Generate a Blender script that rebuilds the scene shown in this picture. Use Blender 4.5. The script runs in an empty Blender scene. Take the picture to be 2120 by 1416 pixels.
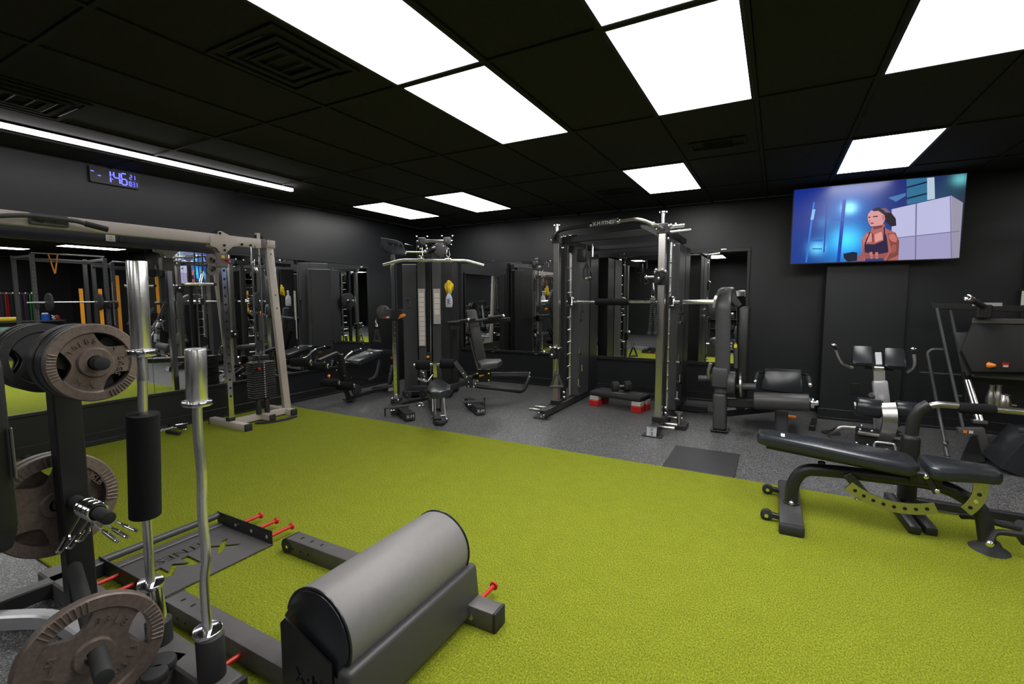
import bpy, bmesh, math, random
from mathutils import Vector, Matrix

random.seed(7)
S = bpy.context.scene
COL = S.collection
PI = math.pi

# ------------------------------------------------------------ camera, world, exposure
cam_data = bpy.data.cameras.new('camera')
cam_data.sensor_width = 36.0
cam_data.lens = 988.92 / 2120 * 36.0
cam_data.clip_start = 0.05
camera = bpy.data.objects.new('camera', cam_data)
COL.objects.link(camera)
yaw, pitch, roll = 0.504424, 0.089825, -0.002188
camera.matrix_world = (Matrix.Translation((0, 0, 1.37)) @ Matrix.Rotation(yaw, 4, 'Z')
                       @ Matrix.Rotation(PI / 2 - pitch, 4, 'X') @ Matrix.Rotation(roll, 4, 'Z'))
S.camera = camera
S.view_settings.view_transform = 'Standard'
S.view_settings.look = 'None'
S.view_settings.exposure = 0.0
S.view_settings.gamma = 1.0
S.view_settings.use_curve_mapping = False
world = bpy.data.worlds.new('world'); S.world = world
world.use_nodes = True
world.node_tree.nodes['Background'].inputs[0].default_value = (0.5, 0.55, 0.6, 1)
world.node_tree.nodes['Background'].inputs[1].default_value = 0.02
PANEL = 11.0          # emission of the ceiling panels
STRIP = 14.0

# ------------------------------------------------------------ materials
def srgb(r, g, b):
    f = lambda c: (c / 255 / 12.92) if c <= 10 else ((c / 255 + 0.055) / 1.055) ** 2.4
    return (f(r), f(g), f(b), 1)

def mat(name, col, rough=0.5, metal=0.0, noise=0.0, scale=40, bump=0.0, bscale=200, emit=None, estr=0, coat=0.0, spec=0.5):
    m = bpy.data.materials.new(name); m.use_nodes = True
    nt = m.node_tree; p = nt.nodes['Principled BSDF']
    p.inputs['Base Color'].default_value = col
    p.inputs['Roughness'].default_value = rough
    p.inputs['Metallic'].default_value = metal
    p.inputs['Coat Weight'].default_value = coat
    p.inputs['Specular IOR Level'].default_value = spec
    tc = nt.nodes.new('ShaderNodeTexCoord')
    if noise:
        n = nt.nodes.new('ShaderNodeTexNoise'); n.inputs['Scale'].default_value = scale
        n.inputs['Detail'].default_value = 4
        nt.links.new(tc.outputs['Object'], n.inputs['Vector'])
        r = nt.nodes.new('ShaderNodeMapRange'); r.inputs[1].default_value = 0.3; r.inputs[2].default_value = 0.7
        r.inputs[3].default_value = 1 - noise; r.inputs[4].default_value = 1 + noise
        nt.links.new(n.outputs['Fac'], r.inputs[0])
        mx = nt.nodes.new('ShaderNodeVectorMath'); mx.operation = 'SCALE'
        mx.inputs[0].default_value = col[:3]
        nt.links.new(r.outputs[0], mx.inputs['Scale'])
        nt.links.new(mx.outputs[0], p.inputs['Base Color'])
    if bump:
        n2 = nt.nodes.new('ShaderNodeTexNoise'); n2.inputs['Scale'].default_value = bscale
        n2.inputs['Detail'].default_value = 3
        nt.links.new(tc.outputs['Object'], n2.inputs['Vector'])
        b = nt.nodes.new('ShaderNodeBump'); b.inputs['Strength'].default_value = bump
        b.inputs['Distance'].default_value = 0.002
        nt.links.new(n2.outputs['Fac'], b.inputs['Height'])
        nt.links.new(b.outputs[0], p.inputs['Normal'])
    if emit:
        p.inputs['Emission Color'].default_value = emit
        p.inputs['Emission Strength'].default_value = estr
    return m

M = {}
M['wall'] = mat('black_wall_paint', (0.0115, 0.0125, 0.0145, 1), 0.42, noise=0.06, scale=3, bump=0.05, bscale=300, spec=0.5)
M['skirt'] = mat('black_skirting', (0.012, 0.012, 0.013, 1), 0.4, noise=0.05)
M['tile'] = mat('black_ceiling_tile', (0.030, 0.029, 0.028, 1), 0.9, noise=0.1, scale=60, bump=0.2, bscale=400, spec=0.1)
M['grid'] = mat('black_ceiling_grid', (0.006, 0.006, 0.006, 1), 0.6, noise=0.05)
M['blk'] = mat('black_powder_coat', (0.017, 0.017, 0.018, 1), 0.38, noise=0.06, bump=0.1, bscale=900)
M['char'] = mat('charcoal_powder_coat', (0.055, 0.055, 0.058, 1), 0.40, noise=0.05, bump=0.1, bscale=900)
M['rub'] = mat('black_rubber', (0.018, 0.018, 0.019, 1), 0.65, noise=0.08)
M['foam'] = mat('black_foam', (0.009, 0.009, 0.010, 1), 0.85, noise=0.1, bump=0.3, bscale=500, spec=0.2)
M['pad'] = mat('black_vinyl', (0.020, 0.023, 0.027, 1), 0.24, noise=0.04, bump=0.12, bscale=600)
M['gpad'] = mat('grey_vinyl', (0.185, 0.176, 0.176, 1), 0.45, noise=0.03, bump=0.12, bscale=500)
M['gpad2'] = mat('dark_grey_vinyl', (0.05, 0.048, 0.05, 1), 0.42, noise=0.03, bump=0.12, bscale=500)
M['steel'] = mat('grey_painted_steel', (0.085, 0.079, 0.079, 1), 0.45, noise=0.05, bump=0.1, bscale=700)
M['beige'] = mat('warm_grey_paint', (0.54, 0.475, 0.435, 1), 0.36, noise=0.03)
M['mauve'] = mat('taupe_plate_paint', (0.17, 0.14, 0.14, 1), 0.4, noise=0.03)
M['chrome'] = mat('chrome', (0.90, 0.90, 0.92, 1), 0.13, 1.0, noise=0.03)
M['satin'] = mat('brushed_steel', (0.50, 0.48, 0.46, 1), 0.28, 1.0, noise=0.08, scale=80)
M['bright'] = mat('polished_bar_steel', (0.93, 0.92, 0.90, 1), 0.27, 1.0, noise=0.04)
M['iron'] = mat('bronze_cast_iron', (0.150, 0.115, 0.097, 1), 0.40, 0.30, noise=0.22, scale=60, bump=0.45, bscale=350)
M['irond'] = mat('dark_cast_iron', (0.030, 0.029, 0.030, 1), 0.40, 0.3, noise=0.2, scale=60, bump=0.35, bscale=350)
M['red'] = mat('red_powder_coat', (0.50, 0.016, 0.014, 1), 0.35, noise=0.05)
M['orange'] = mat('orange_plastic', (0.85, 0.24, 0.02, 1), 0.4, noise=0.03)
M['yellow'] = mat('yellow_cloth', (0.80, 0.56, 0.01, 1), 0.8, noise=0.12, scale=30, bump=0.4, bscale=200)
M['ylabel'] = mat('yellow_label', (0.8, 0.6, 0.02, 1), 0.5, noise=0.03)
M['band'] = mat('orange_band', (0.85, 0.33, 0.01, 1), 0.6, noise=0.05)
M['green'] = mat('green_band', (0.03, 0.32, 0.05, 1), 0.6, noise=0.05)
M['purple'] = mat('purple_band', (0.08, 0.05, 0.11, 1), 0.6, noise=0.05)
M['white'] = mat('white_paint', (0.72, 0.72, 0.74, 1), 0.35, noise=0.03)
M['outlet'] = mat('ivory_plastic', (0.55, 0.50, 0.45, 1), 0.4, noise=0.02)
M['dark'] = mat('dark_hole', (0.003, 0.003, 0.003, 1), 0.8, noise=0.02)
M['dark2'] = mat('matt_black_sheet', (0.006, 0.006, 0.0065, 1), 0.7, noise=0.05)
M['jet'] = mat('satin_jet_black', (0.0065, 0.0065, 0.007, 1), 0.45, noise=0.05, bump=0.1, bscale=900)
M['bluegrey'] = mat('blue_grey_steel', (0.050, 0.060, 0.068, 1), 0.35, noise=0.05)
M['clear'] = mat('milky_plastic', (0.55, 0.60, 0.72, 1), 0.25, noise=0.1, scale=30)
M['blue'] = mat('blue_print', (0.02, 0.05, 0.25, 1), 0.4, noise=0.1)
M['placard'] = mat('placard_grey', (0.42, 0.40, 0.40, 1), 0.5, noise=0.03)
M['paper'] = mat('placard_white', (0.66, 0.64, 0.62, 1), 0.5, noise=0.05, scale=30)
M['oline'] = mat('orange_print', (0.65, 0.30, 0.08, 1), 0.5, noise=0.03)
M['silverpaint'] = mat('silver_paint', (0.50, 0.50, 0.53, 1), 0.3, 0.3, noise=0.03)
M['mirror'] = mat('mirror_glass', (0.86, 0.88, 0.87, 1), 0.0, 1.0, noise=0.005, scale=2)
M['mattop'] = mat('rubber_mat', (0.028, 0.028, 0.030, 1), 0.55, noise=0.06, bump=0.3, bscale=500)
M['panel'] = mat('light_diffuser', (0.9, 0.9, 0.9, 1), 0.5, noise=0.01, emit=(1, 0.99, 0.97, 1), estr=PANEL)
M['strip'] = mat('led_strip_diffuser', (0.9, 0.9, 0.9, 1), 0.5, noise=0.01, emit=(1, 0.97, 1.0, 1), estr=STRIP)
M['seg'] = mat('blue_display_segments', (0.1, 0.1, 0.9, 1), 0.5, noise=0.01, emit=(0.09, 0.10, 1.0, 1), estr=3.0)
M['redled'] = mat('red_indicator', (0.5, 0.0, 0.0, 1), 0.5, noise=0.01, emit=(1, 0.02, 0.02, 1), estr=0.6)

def rubber_floor():
    m = mat('speckled_rubber_floor', (0.05, 0.05, 0.05, 1), 0.42, spec=0.45)
    nt = m.node_tree; p = nt.nodes['Principled BSDF']
    tc = nt.nodes.new('ShaderNodeTexCoord')
    v = nt.nodes.new('ShaderNodeTexVoronoi'); v.inputs['Scale'].default_value = 210
    n = nt.nodes.new('ShaderNodeTexNoise'); n.inputs['Scale'].default_value = 90; n.inputs['Detail'].default_value = 5
    nt.links.new(tc.outputs['Object'], v.inputs['Vector']); nt.links.new(tc.outputs['Object'], n.inputs['Vector'])
    r = nt.nodes.new('ShaderNodeValToRGB')
    r.color_ramp.elements[0].position = 0.0; r.color_ramp.elements[0].color = (0.030, 0.030, 0.032, 1)
    r.color_ramp.elements[1].position = 0.62; r.color_ramp.elements[1].color = (0.050, 0.050, 0.053, 1)
    e = r.color_ramp.elements.new(0.80); e.color = (0.22, 0.22, 0.22, 1)
    w = nt.nodes.new('ShaderNodeSeparateColor')
    nt.links.new(v.outputs['Color'], w.inputs[0]); nt.links.new(w.outputs[0], r.inputs[0])
    mx = nt.nodes.new('ShaderNodeMix'); mx.data_type = 'RGBA'; mx.blend_type = 'MULTIPLY'; mx.inputs[0].default_value = 1
    r2 = nt.nodes.new('ShaderNodeMapRange'); r2.inputs[1].default_value = 0.35; r2.inputs[2].default_value = 0.65
    r2.inputs[3].default_value = 0.7; r2.inputs[4].default_value = 1.5
    nt.links.new(n.outputs['Fac'], r2.inputs[0])
    nt.links.new(r.outputs[0], mx.inputs[6]); nt.links.new(r2.outputs[0], mx.inputs[7])
    nt.links.new(mx.outputs[2], p.inputs['Base Color'])
    b = nt.nodes.new('ShaderNodeBump'); b.inputs['Strength'].default_value = 0.5; b.inputs['Distance'].default_value = 0.002
    nt.links.new(n.outputs['Fac'], b.inputs['Height']); nt.links.new(b.outputs[0], p.inputs['Normal'])
    return m

def turf_mat():
    m = mat('olive_turf', (0.2, 0.2, 0.02, 1), 0.85, spec=0.08)
    nt = m.node_tree; p = nt.nodes['Principled BSDF']
    tc = nt.nodes.new('ShaderNodeTexCoord')
    mp = nt.nodes.new('ShaderNodeMapping'); mp.inputs['Scale'].default_value = (1, 0.6, 1)
    nt.links.new(tc.outputs['Object'], mp.inputs['Vector'])
    n = nt.nodes.new('ShaderNodeTexNoise'); n.inputs['Scale'].default_value = 170; n.inputs['Detail'].default_value = 4
    n.inputs['Roughness'].default_value = 0.7
    nt.links.new(mp.outputs[0], n.inputs['Vector'])
    n2 = nt.nodes.new('ShaderNodeTexNoise'); n2.inputs['Scale'].default_value = 9; n2.inputs['Detail'].default_value = 3
    nt.links.new(tc.outputs['Object'], n2.inputs['Vector'])
    r = nt.nodes.new('ShaderNodeValToRGB')
    r.color_ramp.elements[0].position = 0.33; r.color_ramp.elements[0].color = (0.085, 0.106, 0.006, 1)
    r.color_ramp.elements[1].position = 0.70; r.color_ramp.elements[1].color = (0.345, 0.38, 0.045, 1)
    e = r.color_ramp.elements.new(0.5); e.color = (0.197, 0.228, 0.015, 1)
    nt.links.new(n.outputs['Fac'], r.inputs[0])
    mr = nt.nodes.new('ShaderNodeMapRange'); mr.inputs[1].default_value = 0.35; mr.inputs[2].default_value = 0.65
    mr.inputs[3].default_value = 0.97; mr.inputs[4].default_value = 1.03
    nt.links.new(n2.outputs['Fac'], mr.inputs[0])
    sc = nt.nodes.new('ShaderNodeVectorMath'); sc.operation = 'SCALE'
    nt.links.new(r.outputs[0], sc.inputs[0]); nt.links.new(mr.outputs[0], sc.inputs['Scale'])
    nt.links.new(sc.outputs[0], p.inputs['Base Color'])
    b = nt.nodes.new('ShaderNodeBump'); b.inputs['Strength'].default_value = 0.7; b.inputs['Distance'].default_value = 0.006
    nt.links.new(n.outputs['Fac'], b.inputs['Height']); nt.links.new(b.outputs[0], p.inputs['Normal'])
    return m
M['floor'] = rubber_floor(); M['turf'] = turf_mat()

# ------------------------------------------------------------ geometry helpers
V = Vector
class G:
    """collects shapes in one bmesh (world coordinates unless a frame is given)"""
    def __init__(s, frame=None):
        s.bm = bmesh.new(); s.F = frame
    def _merge(s, b, mtx=None):
        if mtx is not None: b.transform(mtx)
        me = bpy.data.meshes.new('tmp'); b.to_mesh(me); b.free(); s.bm.from_mesh(me); bpy.data.meshes.remove(me)
        return s
    def box(s, lo, hi, bev=0.004, seg=1):
        lo = V(lo); hi = V(hi)
        return s.obox((lo + hi) / 2, [abs(hi[i] - lo[i]) for i in range(3)], None, bev, seg)
    def obox(s, c, size, rot=None, bev=0.004, seg=1):
        b = bmesh.new(); bmesh.ops.create_cube(b, size=1.0)
        b.transform(Matrix.Diagonal((size[0], size[1], size[2], 1)))
        bev = min(bev, min(size) * 0.49)
        if bev > 0: bmesh.ops.bevel(b, geom=b.edges[:], offset=bev, segments=seg, profile=0.5, affect='EDGES')
        m = Matrix.Translation(V(c))
        if rot is not None: m = m @ (rot if isinstance(rot, Matrix) else Matrix.Rotation(rot, 4, 'Z'))
        return s._merge(b, m)
    def beam(s, p, q, w, h, up=(0, 0, 1), bev=0.004, seg=1):
        """box section bar from p to q; h measured along up, w across"""
        p = V(p); q = V(q); d = (q - p); L = d.length; d.normalize(); u = V(up)
        x = d.cross(u)
        if x.length < 1e-4: u = V((0, 1, 0)); x = d.cross(u)
        x.normalize(); u = x.cross(d).normalized()
        R = Matrix((x, d, u)).transposed().to_4x4()
        return s.obox((p + q) / 2, (w, L, h), R, bev, seg)
    def cyl(s, p, q, r, seg=20, r2=None, bev=0.0):
        p = V(p); q = V(q); d = q - p
        b = bmesh.new()
        bmesh.ops.create_cone(b, cap_ends=True, segments=seg, radius1=r, radius2=r if r2 is None else r2, depth=d.length)
        if bev:
            es = [e for e in b.edges if abs(e.verts[0].co.z - e.verts[1].co.z) < 1e-6 and len(e.link_faces) == 2]
            bmesh.ops.bevel(b, geom=es, offset=bev, segments=2, profile=0.5, affect='EDGES')
        return s._merge(b, Matrix.Translation((p + q) / 2) @ d.to_track_quat('Z', 'Y').to_matrix().to_4x4())
    def ball(s, c, r, sc=(1, 1, 1), seg=12):
        b = bmesh.new(); bmesh.ops.create_uvsphere(b, u_segments=seg, v_segments=max(6, seg // 2 + 2), radius=r)
        return s._merge(b, Matrix.Translation(V(c)) @ Matrix.Diagonal((sc[0], sc[1], sc[2], 1)))
    def bolt(s, c, n, r=0.008, h=0.006):
        n = V(n).normalized(); return s.cyl(V(c), V(c) + n * h, r, 8, bev=0.0)
    def tube(s, pts, r, seg=10, fil=0.0, prof=None, closed=False, nf=5, up=None):
        """round (or prof) section swept along a path with rounded corners"""
        P = [V(p) for p in pts]; Q = []
        if fil and len(P) > 2:
            rng = range(len(P)) if closed else range(1, len(P) - 1)
            for i in range(len(P)):
                if i not in rng: Q.append(P[i]); continue
                a, b, c = P[i - 1], P[i], P[(i + 1) % len(P)]
                u = (a - b); v = (c - b); f = min(fil, u.length * 0.48, v.length * 0.48)
                u.normalize(); v.normalize(); A = b + u * f; C = b + v * f
                for k in range(nf + 1):
                    t = k / nf; Q.append(A * (1 - t) ** 2 + b * 2 * t * (1 - t) + C * t * t)
        else: Q = P
        n = len(Q); rings = []
        def tan(i):
            if closed: return (Q[(i + 1) % n] - Q[i - 1]).normalized()
            return (Q[min(i + 1, n - 1)] - Q[max(i - 1, 0)]).normalized()
        t0 = tan(0); ref = V(up) if up else (V((0, 0, 1)) if abs(t0.z) < 0.9 else V((0, 1, 0)))
        x = t0.cross(ref).normalized(); y = x.cross(t0).normalized()
        if prof is None: prof = [(r * math.cos(2 * PI * k / seg), r * math.sin(2 * PI * k / seg)) for k in range(seg)]
        last = t0
        for i in range(n):
            t = tan(i); rot = last.rotation_difference(t).to_matrix(); x = rot @ x; y = rot @ y; last = t
            rings.append([s.bm.verts.new(Q[i] + x * a + y * b) for a, b in prof])
        m = len(prof)
        for i in range(n if closed else n - 1):
            A = rings[i]; B = rings[(i + 1) % n]
            for k in range(m): s.bm.faces.new((A[k], A[(k + 1) % m], B[(k + 1) % m], B[k]))
        if not closed:
            s.bm.faces.new(rings[0][::-1]); s.bm.faces.new(rings[-1])
        return s
    def prism(s, pts, thick, n=None, bev=0.0):
        """flat polygon of 3-D points, given thickness along n (centred)"""
        P = [V(p) for p in pts]
        if n is None:
            n = V((0, 0, 0))
            for i in range(len(P)): n += (P[i] - P[0]).cross(P[(i + 1) % len(P)] - P[0])
        n = V(n).normalized(); b = bmesh.new()
        vs = [b.verts.new(p - n * thick / 2) for p in P]; f = b.faces.new(vs)
        r = bmesh.ops.extrude_face_region(b, geom=[f])
        for v in r['geom']:
            if isinstance(v, bmesh.types.BMVert): v.co += n * thick
        bmesh.ops.recalc_face_normals(b, faces=b.faces[:])
        if bev: bmesh.ops.bevel(b, geom=[e for e in b.edges if e.calc_face_angle(0) > 0.6], offset=bev, segments=2, profile=0.5, affect='EDGES')
        return s._merge(b)
    def lathe(s, prof, mtx, seg=32, close=True):
        """prof [(r, z)...] spun about local z, placed by mtx"""
        b = bmesh.new(); R = []
        for r, z in prof:
            R.append([b.verts.new((r * math.cos(2 * PI * k / seg), r * math.sin(2 * PI * k / seg), z)) for k in range(seg)])
        for i in range(len(R) - 1 if not close else len(R)):
            A = R[i]; B = R[(i + 1) % len(R)]
            for k in range(seg): b.faces.new((A[k], A[(k + 1) % seg], B[(k + 1) % seg], B[k]))
        bmesh.ops.recalc_face_normals(b, faces=b.faces[:])
        return s._merge(b, mtx)
    def text(s, body, size, depth, mtx, sx=1.0, align='CENTER', bold=0.0):
        c = bpy.data.curves.new('txt', 'FONT'); c.body = body; c.size = size; c.extrude = depth
        c.offset = bold; c.align_x = align; c.align_y = 'CENTER'; c.resolution_u = 2
        o = bpy.data.objects.new('txt', c); COL.objects.link(o)
        dg = bpy.context.evaluated_depsgraph_get()
        me = bpy.data.meshes.new_from_object(o.evaluated_get(dg))
        bpy.data.objects.remove(o); bpy.data.curves.remove(c)
        me.transform(mtx @ Matrix.Diagonal((sx, 1, 1, 1))); s.bm.from_mesh(me); bpy.data.meshes.remove(me)
        return s

def frame(o, x, y):
    """matrix with origin o, local x and y axes"""
    x = V(x).normalized(); z = x.cross(V(y)).normalized(); y = z.cross(x)
    m = Matrix((x, y, z)).transposed().to_4x4(); m.translation = V(o); return m

def props(o, label=None, cat=None, group=None, kind=None):
    if label: o['label'] = label
    if cat: o['category'] = cat
    if group: o['group'] = group
    if kind: o['kind'] = kind

def emit(name, g, m, inv=None, ang=0.6):
    bm = g.bm if isinstance(g, G) else g
    if inv is not None: bm.transform(inv)
    bmesh.ops.recalc_face_normals(bm, faces=bm.faces[:])
    for f in bm.faces: f.smooth = True
    for e in bm.edges:
        if len(e.link_faces) == 2 and e.calc_face_angle(0) > ang: e.smooth = False
    me = bpy.data.meshes.new(name); bm.to_mesh(me); bm.free()
    me.materials.append(M[m] if isinstance(m, str) else m)
    o = bpy.data.objects.new(name, me); COL.objects.link(o); return o

# small pieces that belong to the part built just before them
SUBPARTS = {'bolt', 'end_cap', 'roller_cap', 'grip_cap', 'lettering', 'adjustment_holes', 'upright_holes', 'post_holes', 'placard_box', 'placard_lines', 'stack_numbers',
            'label_print', 'ladder_hole', 'wheel_bolt', 'sleeve_tip', 'rope_end', 'piping', 'slots', 'collar_ring', 'rod_nut', 'housing_disc', 'beam_cap', 'upright_boot', 'digit', 'slot'}
class Thing:
    """an Empty at the thing's base; parts are given in world coordinates (or local with local=True)"""
    def __init__(s, name, label, cat, loc, rz=0, group=None, kind=None, local=False, parent=None):
        s.e = bpy.data.objects.new(name, None); COL.objects.link(s.e)
        s.e.empty_display_size = 0.1
        s.m = Matrix.Translation(V(loc)) @ Matrix.Rotation(rz, 4, 'Z'); s.e.matrix_world = s.m
        s.e.location = loc; s.e.rotation_euler = (0, 0, rz)
        s.inv = None if local else s.m.inverted()
        props(s.e, label, cat, group, kind)
    def part(s, name, g, m, label=None, parent=None, kind=None):
        if parent is None and name in SUBPARTS: parent = getattr(s, 'last', None)
        elif parent is None: s.last = None
        o = emit(name, g, m, s.inv); o.parent = parent or s.e
        if parent is None: s.last = o
        if label: o['label'] = label
        if kind: o['kind'] = kind
        return o

def single(name, g, m, label=None, cat=None, group=None, kind=None, origin=None):
    org = V(origin) if origin is not None else V((0, 0, 0))
    o = emit(name, g, m, Matrix.Translation(-org)); o.location = org
    props(o, label, cat, group, kind); return o

def dup(root, loc, rz=None, label=None):
    r = root.copy(); COL.objects.link(r); r.location = loc
    if rz is not None: r.rotation_euler = (0, 0, rz)
    if label: r['label'] = label
    for ch in list(root.children):
        c = ch.copy(); COL.objects.link(c); c.parent = r
        for g in ch.children:
            d = g.copy(); COL.objects.link(d); d.parent = c
    return r

def boolean(g, cutter):
    """g minus cutter, both G; returns a G"""
    a = emit('ba', g, 'dark'); b = emit('bb', cutter, 'dark')
    md = a.modifiers.new('b', 'BOOLEAN'); md.object = b; md.operation = 'DIFFERENCE'; md.solver = 'EXACT'
    dg = bpy.context.evaluated_depsgraph_get()
    me = bpy.data.meshes.new_from_object(a.evaluated_get(dg))
    r = G(); r.bm.from_mesh(me); bpy.data.meshes.remove(me)
    for o in (a, b):
        d = o.data; bpy.data.objects.remove(o); bpy.data.meshes.remove(d)
    return r

def mix(a, b, t): return V(a) * (1 - t) + V(b) * t
def off(p, dx=0, dy=0, dz=0): return (p[0] + dx, p[1] + dy, p[2] + dz)
# ------------------------------------------------------------ the setting
XL, XR, YB, YF, ZC = -5.59, 8.2, 6.8, -4.6, 2.613
def setting(name, g, m, parent=None, label=None):
    o = emit(name, g, m)
    if parent is not None: o.parent = parent
    else: o['kind'] = 'structure'
    if label: o['label'] = label
    return o
floor = setting('floor', G().box((XL - .1, YF - .1, -0.12), (XR + .1, YB + .1, 0), 0), 'floor')
setting('wall_left', G().box((XL - .12, YF, 0), (XL, YB, ZC), 0), 'wall')
wall_back = setting('wall_back', G().box((XL - .12, YB, 0), (0.48, YB + .12, ZC), 0), 'wall')
setting('wall_pillar', G().box((0.478, 6.42, 0), (1.20, YB + .12, ZC), 0.002), 'wall')
setting('wall_back_right', G().box((1.20, 6.5, 0), (XR, YB + .12, ZC), 0), 'wall')
setting('wall_right', G().box((XR, YF, 0), (XR + .12, YB, ZC), 0), 'wall')
setting('wall_front', G().box((XL - .12, YF - .12, 0), (XR + .12, YF, ZC), 0), 'wall')

def skirting(name, lo, hi, n):
    g = G(); n = V(n)
    g.box(lo, hi, 0.003)
    c = V(lo); d = V(hi)
    if abs(n.x) > 0: g.box((c.x if n.x < 0 else d.x - 0.001, c.y, 0.0), ((c.x if n.x < 0 else d.x) + n.x * 0.016, d.y, 0.028), 0.006, 2)
    else: g.box((c.x, c.y + n.y * 0.016, 0.0), (d.x, c.y + 0.001, 0.028), 0.006, 2)
    setting(name, g, 'skirt')
skirting('baseboard_left', (XL, YF, 0), (XL + .014, YB, 0.12), (1, 0, 0))
skirting('baseboard_back', (XL, YB - .014, 0), (0.478, YB, 0.12), (0, -1, 0))
skirting('baseboard_pillar', (0.464, 6.406, 0), (1.214, 6.42, 0.12), (0, -1, 0))
skirting('baseboard_back_right', (1.214, 6.486, 0), (XR, 6.5, 0.12), (0, -1, 0))

# suspended ceiling: a slab, the T-bar grid and every tile
ceiling = setting('ceiling', G().box((XL - .1, YF - .1, ZC + 0.03), (XR + .1, YB + .1, ZC + 0.15), 0), 'grid')
PX, PY, OX, OY = 0.6122, 1.2185, -2.0, 2.237
LIGHTS = {(0, 0), (2, 0), (4, 0), (0, -1), (2, -1), (4, -1), (-5, 2), (-3, 2), (1, 2), (4, 2), (8, 2), (11, 1),
          (8, -1), (11, -1), (-4, -4), (0, -4), (4, -4), (8, -4), (12, -4)}  # the panels in the row behind the camera are added as overall fill light
VENTS = {(-4, -1): -.40, (-1, -1): .10, (2, 1): .22, (0, 2): .30}
gg = G()
for i in range(-5, 17):
    gg.box((OX + i * PX - .012, YF, ZC - .006), (OX + i * PX + .012, YB, ZC + .03), 0)
for j in range(-5, 4):
    gg.box((XL, OY + j * PY - .012, ZC - .0055), (XR, OY + j * PY + .012, ZC + .03), 0)
setting('ceiling_grid', gg, 'tile', ceiling)
tile_me = None
for i in range(-6, 17):
    for j in range(-6, 4):
        if (i, j) in LIGHTS: continue
        x0, x1 = max(OX + i * PX, XL), min(OX + (i + 1) * PX, XR)
        y0, y1 = max(OY + j * PY, YF), min(OY + (j + 1) * PY, YB)
        if x1 - x0 < .05 or y1 - y0 < .05: continue
        full = abs(x1 - x0 - PX) < 1e-6 and abs(y1 - y0 - PY) < 1e-6
        c = V(((x0 + x1) / 2, (y0 + y1) / 2, ZC + .012))
        if full and tile_me is not None:
            o = bpy.data.objects.new('ceiling_tile', tile_me); COL.objects.link(o)
        else:
            o = emit('ceiling_tile', G().obox((0, 0, 0), (x1 - x0 - .028, y1 - y0 - .028, .016), None, .004), 'tile')
            if full: tile_me = o.data
        o.location = c; o.parent = ceiling

vl = ['black ceiling air vent above the wall clock, left of the light strip', 'black stepped air vent left of the nearest light panels',
      'small black return grille between the big right panel and the television', 'black air vent in the ceiling before the far white panel']
for k, (i, j) in enumerate(VENTS):
    cx, cy = OX + (i + .5) * PX, OY + (j + .5) * PY + VENTS[(i, j)]
    t = Thing('ceiling_vent', vl[k], 'air vent', (cx, cy, ZC - .03))
    w, h = (.25, .25) if k < 2 else (.2, .1)
    g = G()
    for a in range(3 if k < 2 else 1):
        q = 1 - a * .28
        g.tube([(cx - w * q, cy - h * q, ZC - .006 - a * .004), (cx + w * q, cy - h * q, ZC - .006 - a * .004), (cx + w * q, cy + h * q, ZC - .006 - a * .004), (cx - w * q, cy + h * q, ZC - .006 - a * .004)],
               .01, prof=[(-.02, -.004), (.02, -.004), (.02, .004), (-.02, .004)], closed=True, up=(0, 0, 1))
    t.part('frame', g, 'tile')
    for b in range(6):
        yy = cy - h * .9 + b * h * .36
        t.part('slat', G().obox((cx, yy, ZC - .012), (w * 1.1, .02, .004), Matrix.Rotation(.5, 4, 'X'), .001), 'grid')

# ------------------------------------------------------------ lights
ll = {(0, -1): 'large white ceiling panel at the top left, nearest the camera', (0, 0): 'white ceiling panel left of centre, end to end with the nearest one',
      (2, -1): 'white ceiling panel cut off by the top edge above centre', (2, 0): 'large white ceiling panel right of centre at the top',
      (4, 0): 'large white ceiling panel in the top right corner', (4, -1): 'white ceiling panel beyond the top right corner of the view',
      (-5, 2): 'farthest left white ceiling panel near the corner', (-3, 2): 'white ceiling panel second from the corner, above the lat pulldown',
      (1, 2): 'white ceiling panel above the smith machine', (4, 2): 'white ceiling panel above the television'}
diff_me = frame_me = None
for (i, j) in sorted(LIGHTS):
    cx, cy = OX + (i + .5) * PX, OY + (j + .5) * PY
    lab = ll.get((i, j), 'white ceiling panel over the unseen half of the gym, column %s row %s' % ('abcdefghijklmnopqrstuv'[i + 6], 'abcdefgh'[j + 5]))
    t = Thing('ceiling_light', lab, 'ceiling light', (cx, cy, ZC), group='recessed white ceiling panels', local=True)
    if diff_me is None:
        d = t.part('diffuser', G().obox((0, 0, -.001), (PX - .05, PY - .05, .008), None, .003), 'panel'); diff_me = d.data
        g = G(); hx, hy = PX / 2 - .018, PY / 2 - .018
        for a, b in (((-hx - .01, -hy - .01), (hx + .01, -hy + .008)), ((-hx - .01, hy - .008), (hx + .01, hy + .01)), ((-hx - .01, -hy), (-hx + .008, hy)), ((hx - .008, -hy), (hx + .01, hy))):
            g.box((a[0], a[1], -.008), (b[0], b[1], .02), .001)
        f = t.part('frame', g, 'grid'); frame_me = f.data
    else:
        for nm, me in (('diffuser', diff_me), ('frame', frame_me)):
            o = bpy.data.objects.new(nm, me); COL.objects.link(o); o.parent = t.e
# LED bar near the mirror wall
t = Thing('strip_light', 'long thin white LED bar on the ceiling beside the mirror wall', 'light', (-4.78, 2.0, ZC))
t.part('housing', G().box((-4.805, .3, ZC - .014), (-4.755, 3.60, ZC - .002), .002), 'blk')
t.part('diffuser', G().box((-4.803, .305, ZC - .045), (-4.757, 3.597, ZC - .012), .008, 2), 'strip')

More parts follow.
